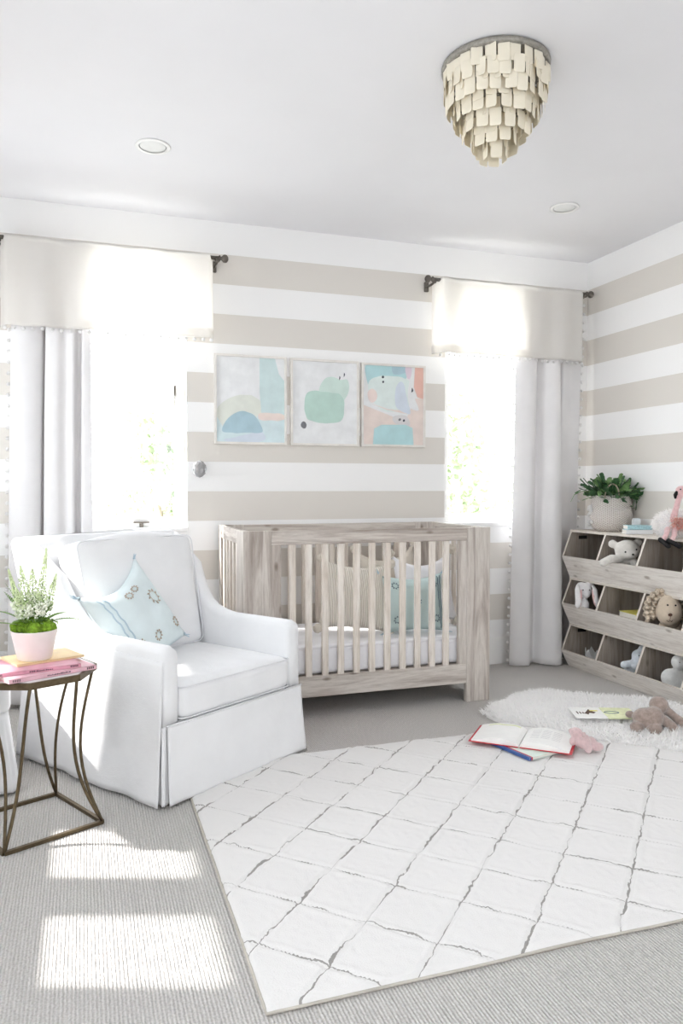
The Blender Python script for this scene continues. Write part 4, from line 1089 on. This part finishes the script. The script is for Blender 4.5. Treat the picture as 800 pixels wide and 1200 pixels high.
# ------------------------------------------------------------------ rugs on the carpet
rx0, rx1, ry0, ry1 = .375, 2.82, 1.62, 3.185
rg = BM(); nu, nv = 300, 190
cA, sA, cB, sB = 1.17-.292*9, .292, 2.28-.296*9, .296
def rgf(u, v):
    x, y = rx0+(rx1-rx0)*u, ry0+(ry1-ry0)*v
    n3 = noise.noise_vector(Vector((x*14, y*14, 0)))*.008
    xx, yy = x+n3.x, y+n3.y
    pa = abs(((yy-xx-cA) % sA)-(0 if (yy-xx-cA) % sA < sA/2 else sA)); pb = abs(((yy+xx-cB) % sB)-(0 if (yy+xx-cB) % sB < sB/2 else sB))
    dd = min(pa, pb)
    g = -.0045*math.exp(-(dd/.006)**2)+.003*math.exp(-((dd-.018)/.010)**2)
    e = min(x-rx0, rx1-x, y-ry0, ry1-y); ed = .012*(1-math.exp(-max(0, e)/.006))
    wob = .0035*noise.noise(Vector((x*5, y*5, 4)))
    ex = .006*noise.noise(Vector((x*3, y*3, 7)))
    return Vector((x+ex, y+ex, .004+ed+g+wob*(ed/.012)+.0015*noise.noise(Vector((x*60, y*60, 1)))))
grid(rg, nu, nv, rgf)
ro = obj('area_rug', rg, M['rug'], None, True)
tag(ro, 'ivory area rug with raised diamond lattice lines on the beige carpet', 'rug')
u = BM(); bx(u, rx0+.001, rx1-.001, ry0+.001, ry1-.001, .0005, .0035); obj('rug_backing', u, M['rug_under'], ro)
# overcast border cord
u = BM(); P = []
for (xa, ya), (xb_, yb_) in (((rx0, ry0), (rx1, ry0)), ((rx1, ry0), (rx1, ry1)), ((rx1, ry1), (rx0, ry1)), ((rx0, ry1), (rx0, ry0))):
    for k in range(60):
        x, y = xa+(xb_-xa)*k/60, ya+(yb_-ya)*k/60; ex = .006*noise.noise(Vector((x*3, y*3, 7))); P.append((x+ex, y+ex, .0055))
tube(u, P, .004, 6, True); obj('bound_edge', u, plain('rug_edge_binding', (196, 190, 180), .9, var=.1), ro, True)

outline = [(1.935, 3.43), (2.05, 3.53), (2.13, 3.545), (2.24, 3.635), (2.36, 3.665), (2.48, 3.655), (2.56, 3.555), (2.66, 3.475), (2.78, 3.40), (2.88, 3.34), (2.97, 3.22), (2.98, 3.05), (2.93, 2.88), (2.86, 2.70), (2.76, 2.56), (2.62, 2.54), (2.50, 2.62), (2.41, 2.73), (2.27, 2.84), (2.19, 2.97), (2.10, 3.06), (2.02, 3.20), (1.945, 3.29)]
def inside(x, y):
    c = False; n = len(outline)
    for i in range(n):
        (x1, y1), (x2, y2) = outline[i], outline[i-1]
        if (y1 > y) != (y2 > y) and x < (x2-x1)*(y-y1)/(y2-y1)+x1: c = not c
    return c
def edist(x, y):
    m = 9
    for i in range(len(outline)):
        a, c = Vector(outline[i]), Vector(outline[i-1]); p = Vector((x, y)); ab = c-a
        t_ = max(0, min(1, (p-a).dot(ab)/ab.dot(ab))); m = min(m, (p-a-ab*t_).length)
    return m
cxm, cym = 2.47, 3.10
sk = BM(); nr, na = 16, 120
def shz(x, y, s):
    return .018+.030*(1-s**6)+.010*noise.noise(Vector((x*7, y*7, 2)))*(1-s**4)
rings = []
n = len(outline)
for k in range(na):
    s = k/na*n; i = int(s) % n; f = s-int(s); g = lambda m: Vector(outline[m % n])
    c = .5*((2*g(i))+(g(i+1)-g(i-1))*f+(2*g(i-1)-5*g(i)+4*g(i+1)-g(i+2))*f*f+(3*g(i)-g(i-1)-3*g(i+1)+g(i+2))*f**3); rings.append(c)
base_o = Vector((2.45, 3.08))
vs = []
for j in range(nr+1):
    s = j/nr; row = []
    for k in range(na):
        q = base_o.lerp(rings[k], s*.97); row.append(sk.verts.new((q.x, q.y, shz(q.x, q.y, s)-(.012 if j == nr else 0))))
    vs.append(row)
for j in range(1, nr):
    for k in range(na): sk.faces.new((vs[j][k], vs[j][(k+1) % na], vs[j+1][(k+1) % na], vs[j+1][k]))
sk.faces.new(vs[1]); [sk.verts.remove(v) for v in vs[0]]
M['wool'] = fabric('white_sheepskin', (252, 251, 250), transl=.35, var=.01)
so = obj('sheepskin_rug', sk, M['wool'], None, True)
tag(so, 'fluffy white sheepskin rug lying over the far corner of the ivory rug', 'sheepskin rug')
hb = BM()
def shb(rr):
    while True:
        x, y = rr.uniform(1.93, 2.99), rr.uniform(2.53, 3.67)
        if inside(x, y): break
    d = edist(x, y); s = max(0, 1-d/.25)
    p = Vector((x, y)); o = p-base_o; nrm = Vector((o.x, o.y, 0)).normalized()*(.9*s**3)+Vector((0, 0, 1))
    return Vector((x, y, .012+.030*(1-s**6))), nrm.normalized()
tufts(hb, shb, 15000, .042, .0022, 9, up=.9)
obj('wool_pile', hb, M['wool'], so, kind='stuff')

# open storybook and the one under it
ZR = .0195
M['pale_green_cover'] = plain('pale_green_cover', (216, 228, 218), .4, var=.06)
M['red_cover'] = plain('red_cover', (196, 44, 58), .4, var=.06); M['blue_cover'] = plain('blue_cover', (62, 92, 150), .4, var=.1)
M['page_white'] = plain('white_page', (242, 241, 238), .6, var=.02, scale=30); M['lime'] = plain('lime_print', (230, 234, 194), .6, var=.12, scale=40); M['ink_grey'] = plain('ink_lines', (168, 166, 170), .7)
cbk = book('storybook', 'closed pale storybook with blue and red spine lying beneath the open red book on rug', 'book', (1.86, 2.905, ZR+.001), R(-78), .26, .215, .013, M['pale_green_cover'])
b = BM(); bx(b, -.13, .13, -.1082, -.096, -.0003, .0134, .0005); obj('blue_spine', b, M['blue_cover'], cbk)
b = BM(); bx(b, -.13, .13, -.096, -.088, -.0002, .0133, .0005); obj('red_band', b, M['red_cover'], cbk)
ob = thing('open_storybook', 'open red hardcover picture book lying face up on the ivory rug', 'book', (1.885, 2.965, ZR+.0145), R(-42))
b = BM()
for s in (-1, 1):
    def cf(u, v):
        x = s*(.004+u*.222); return Vector((x, (v-.5)*.246, .001+.010*(1-u)**2*0+.0005))
    grid(b, 8, 2, cf)
solid(obj('red_cover', b, M['red_cover'], ob), .0025, 1)
def pageh(u): return .004+.026*math.sin(min(1, u*1.0)*PI)**.6*(1-u)**.35 if u > 0 else .004
for s in (-1, 1):
    b = BM(); rings = []
    for k in range(15):
        u = k/14; x = s*(.002+u*.212); h_ = pageh(u)+.002
        rings.append([Vector((x, -.117, .0035+h_*.0)), Vector((x, .117, .0035)), Vector((x, .117, .0035+h_)), Vector((x, -.117, .0035+h_))])
    loft(b, rings); obj('page_block', b, M['page_white'], ob, False)
    b = BM()
    rr = random.Random(4+s)
    for row in range(7 if s > 0 else 0):
        y = .07-row*.018
        for q in range(3):
            u0 = .15+.22*q; u1 = u0+.18
            rings = []
            for k in range(5):
                u = u0+(u1-u0)*k/4; rings.append(Vector((s*(.002+u*.212), y, .0035+pageh(u)+.0026)))
            for k in range(4):
                b.faces.new([b.verts.new(v) for v in (rings[k], rings[k+1], rings[k+1]+Vector((0, .0022, 0)), rings[k]+Vector((0, .0022, 0)))])
    if s < 0:
        for k in range(10):
            u0, u1 = .12+.07*k, .12+.07*(k+1); P0 = Vector((s*(.002+u0*.212), .085+.006*math.sin(k), .0035+pageh(u0)+.0026)); P1 = Vector((s*(.002+u1*.212), .085+.006*math.sin(k+1), .0035+pageh(u1)+.0026))
            b.faces.new([b.verts.new(v) for v in (P0, P1, P1+Vector((0, .016, 0)), P0+Vector((0, .016, 0)))])
    obj('printed_text' if s > 0 else 'printed_picture', b, M['ink_grey'] if s > 0 else M['lime'], ob)
# picture book lying on the sheepskin
b3 = thing('picture_book', 'thin picture book with animal drawing and lime green page on the sheepskin', 'book', (2.40, 3.07, .074), R(-22))
b = BM(); bx(b, -.15, .0, -.085, .085, 0, .006, .001); obj('left_page', b, M['page_white'], b3)
b = BM(); bx(b, .002, .15, -.085, .085, 0, .006, .001); obj('lime_page', b, M['lime'], b3)
b = BM()
P = [(-.10, -.02), (-.07, -.01), (-.055, .02), (-.04, .05), (-.03, .02), (-.015, 0), (-.03, -.02), (-.05, -.01), (-.06, -.04), (-.075, -.02)]
vs_ = [b.verts.new((x-.02, y, .0066)) for x, y in P]; b.faces.new(vs_)
for k in range(5): bx(b, -.13+k*.014, -.124+k*.014, -.03+k*.004, .01-k*.005, .0062, .0068)
obj('animal_drawing', b, M['nose'], b3)
b = BM(); tube(b, [(.04+.035*math.cos(2*PI*k/24), .0+.018*math.sin(2*PI*k/24), .0066) for k in range(24)], .0022, 5, True); obj('oval_drawing', b, M['slate'], b3)
b = BM(); bx(b, -.06, -.02, .02, .035, .0062, .0068); obj('yellow_marks', b, M['yellow_cover'], b3)

# small pink plush at the book corner, taupe plush lying on the sheepskin
pk = thing('plush_bunny', 'small dusty pink plush lying beside the open book on the rug', 'plush toy', (2.085, 2.78, ZR), CR)
S = .0037
P = [((-.015, .0, .045), (.036, .034, .034)), ((-.040, .015, .078), (.028, .026, .024)), ((-.060, .0, .045), (.014, .014, .020)), ((.0, -.03, .022), (.018, .018, .020)), ((.045, -.01, .024), (.030, .020, .020)), ((.020, .01, .035), (.032, .028, .028)), ((-.020, -.025, .085), (.012, .012, .010)), ((-.06, .02, .085), (.013, .010, .012))]
blob('body', P, M['plush_rose'], pk, .004)
tp = thing('plush_puppy', 'taupe plush animal lying on its side on the white sheepskin', 'plush toy', (2.515, 2.86, .040), CR)
P = [((-.03, .01, .058), (.062, .05, .050)), ((.0, -.005, .066), (.048, .046, .052)), ((.046, .045, .110), (.044, .042, .044)), ((.075, .05, .095), (.022, .03, .035)), ((-.085, -.03, .030), (.034, .028, .026)), ((-.010, -.050, .026), (.036, .030, .028)), ((-.085, .06, .062), (.022, .018, .018))]
P += limb((.04, .0, .06), (.085, -.02, .022), .024, .026, 6)+limb((.08, .05, .09), (.12, .03, .055), .020, .020, 5)+limb((.12, .03, .055), (.155, .005, .028), .020, .025, 5)
o = blob('body', P, M['plush_brown'], tp, .005)
# ------------------------------------------------------------------ outside the windows
def leafy(name, label, cat, x, y, zg, h, w, col, seed, n=2600, group=None, leaf=.12):
    t = thing(name, label, cat, (x, y, zg), 0, group); rr = random.Random(seed)
    b = BM(); tube(b, [(0, 0, 0), (.05, 0, h*.3), (0, .05, h*.6)], [.13, .10, .05], 8)
    for k in range(6):
        a = rr.uniform(0, 2*PI); tube(b, [(0, 0, h*.35+k*.1), (w*.3*math.cos(a), w*.3*math.sin(a), h*.6+k*.15)], [.04, .015], 6)
    obj('trunk', b, plain('bark', (150, 136, 120), .9), t, True)
    b = BM()
    cl = [(rr.uniform(-1, 1)*w*.3, rr.uniform(-1, 1)*w*.3, h*rr.uniform(.45, .9), w*rr.uniform(.18, .32)) for _ in range(14)]
    for _ in range(n):
        c = rr.choice(cl); d = Vector((rr.gauss(0, 1), rr.gauss(0, 1), rr.gauss(0, 1))).normalized()*c[3]*rr.random()**.4
        p = Vector(c[:3])+d; s = Vector((rr.gauss(0, 1), rr.gauss(0, 1), rr.gauss(0, 1))).normalized()*leaf; q = s.cross(Vector((rr.random(), rr.random(), 1))).normalized()*leaf*.45
        b.faces.new([b.verts.new(v) for v in (p-s, p+q, p+s, p-q)])
    obj('foliage', b, col, t)
    return t
leafg = fabric('tree_leaf_green', (182, 192, 164), transl=.12); leafd = fabric('tree_leaf_olive', (196, 194, 174), transl=.12)
GZ = -2.9
b = BM(); bx(b, -40, 60, 5.2, 90, GZ-.2, GZ); struct('ground_outside', b, plain('pale_pavement', (214, 212, 206), .9, var=.04, scale=.4))
leafy('garden_tree', 'slim green tree outside at the right side of the left window', 'tree', 1.45, 15.5, GZ, 6.3, 2.6, leafg, 3)
leafy('garden_tree', 'low bush-like tree outside at the left side of the left window', 'tree', -.25, 20, GZ, 3.9, 2.4, leafd, 5)
leafy('garden_tree', 'leafy tree outside filling left half of the right window', 'tree', 6.6, 13.5, GZ, 6.2, 4.2, leafg, 7, 4200)
leafy('garden_tree', 'smaller pale tree outside behind right window beside the curtain', 'tree', 9.2, 17.0, GZ, 5.6, 3.6, leafd, 9)
hs = thing('neighbour_house', 'pale house with low hipped roof far outside the left window', 'house', (2.2, 34, GZ))
b = BM(); bx(b, -4, 4, -3, 3, 0, 2.6); obj('walls', b, plain('pale_stucco', (226, 222, 214), .9), hs)
b = BM(); b_ = [b.verts.new(q) for q in ((-4.4, -3.4, 2.6), (4.4, -3.4, 2.6), (4.4, 3.4, 2.6), (-4.4, 3.4, 2.6), (-1.8, 0, 3.6), (1.8, 0, 3.6))]
for q in ((0, 1, 5, 4), (1, 2, 5), (2, 3, 4, 5), (3, 0, 4), (3, 2, 1, 0)): b.faces.new([b_[i] for i in q])
obj('roof', b, plain('grey_roof', (178, 174, 172), .9), hs)

# ------------------------------------------------------------------ light
SKY = 7.0
w = bpy.data.worlds.new('daylight'); scn.world = w; w.use_nodes = True
nt = w.node_tree; nt.nodes.clear(); bg = nt.nodes.new('ShaderNodeBackground'); wo = nt.nodes.new('ShaderNodeOutputWorld')
bg.inputs[0].default_value = (.88, .94, 1, 1); bg.inputs[1].default_value = SKY; nt.links.new(bg.outputs[0], wo.inputs[0])
sd = bpy.data.lights.new('sun', 'SUN'); sd.energy = 8; sd.angle = R(1.6); sd.color = (1, .97, .93)
so_ = bpy.data.objects.new('sun', sd); COL.objects.link(so_)
el_ = R(45.5); d = Vector((.947*math.cos(el_), -.322*math.cos(el_), -math.sin(el_))); so_.rotation_euler = d.to_track_quat('-Z', 'Y').to_euler(); so_.location = (-6, 4, 8)
def portal(name, loc, rot, sx, sy):
    l = bpy.data.lights.new(name, 'AREA'); l.shape = 'RECTANGLE'; l.size = sx; l.size_y = sy; l.energy = 1
    l.cycles.is_portal = True
    o = bpy.data.objects.new(name, l); COL.objects.link(o); o.location = loc; o.rotation_euler = rot
HM = (SILL+HEAD)/2; HH = HEAD-SILL
portal('daylight_portal', ((W1[0]+W1[1])/2, YB+WT+.02, HM), (R(-90), 0, 0), .82, HH)
portal('daylight_portal', ((W2[0]+W2[1])/2, YB+WT+.02, HM), (R(-90), 0, 0), .83, HH)
for q in LW: portal('daylight_portal', (XL-WT-.02, (q[0]+q[1])/2, (q[2]+q[3])/2), (0, R(-90), 0), q[3]-q[2], q[1]-q[0])
portal('daylight_portal', (1.6, YF-WT-.02, (.9+HEAD)/2), (R(90), 0, 0), 1.4, HEAD-.9)

# ------------------------------------------------------------------ camera
cd = bpy.data.cameras.new('camera'); cam = bpy.data.objects.new('camera', cd); COL.objects.link(cam)
cam.location = (0, 0, 1.18); cam.rotation_euler = (R(90)-math.atan(28/887), 0, R(-18.8))
cd.sensor_fit = 'VERTICAL'; cd.sensor_height = 36; cd.lens = 887/1200*36; cd.clip_start = .02; cd.clip_end = 300
scn.camera = cam
scn.view_settings.view_transform = 'Standard'; scn.view_settings.look = 'None'; scn.view_settings.gamma = 1
scn.view_settings.exposure = 0.27; scn.view_settings.use_curve_mapping = False
scn.cycles.max_bounces = 12; scn.cycles.diffuse_bounces = 8; scn.cycles.transparent_max_bounces = 12; scn.cycles.sample_clamp_indirect = 6; scn.cycles.caustics_refractive = False; scn.cycles.caustics_reflective = False
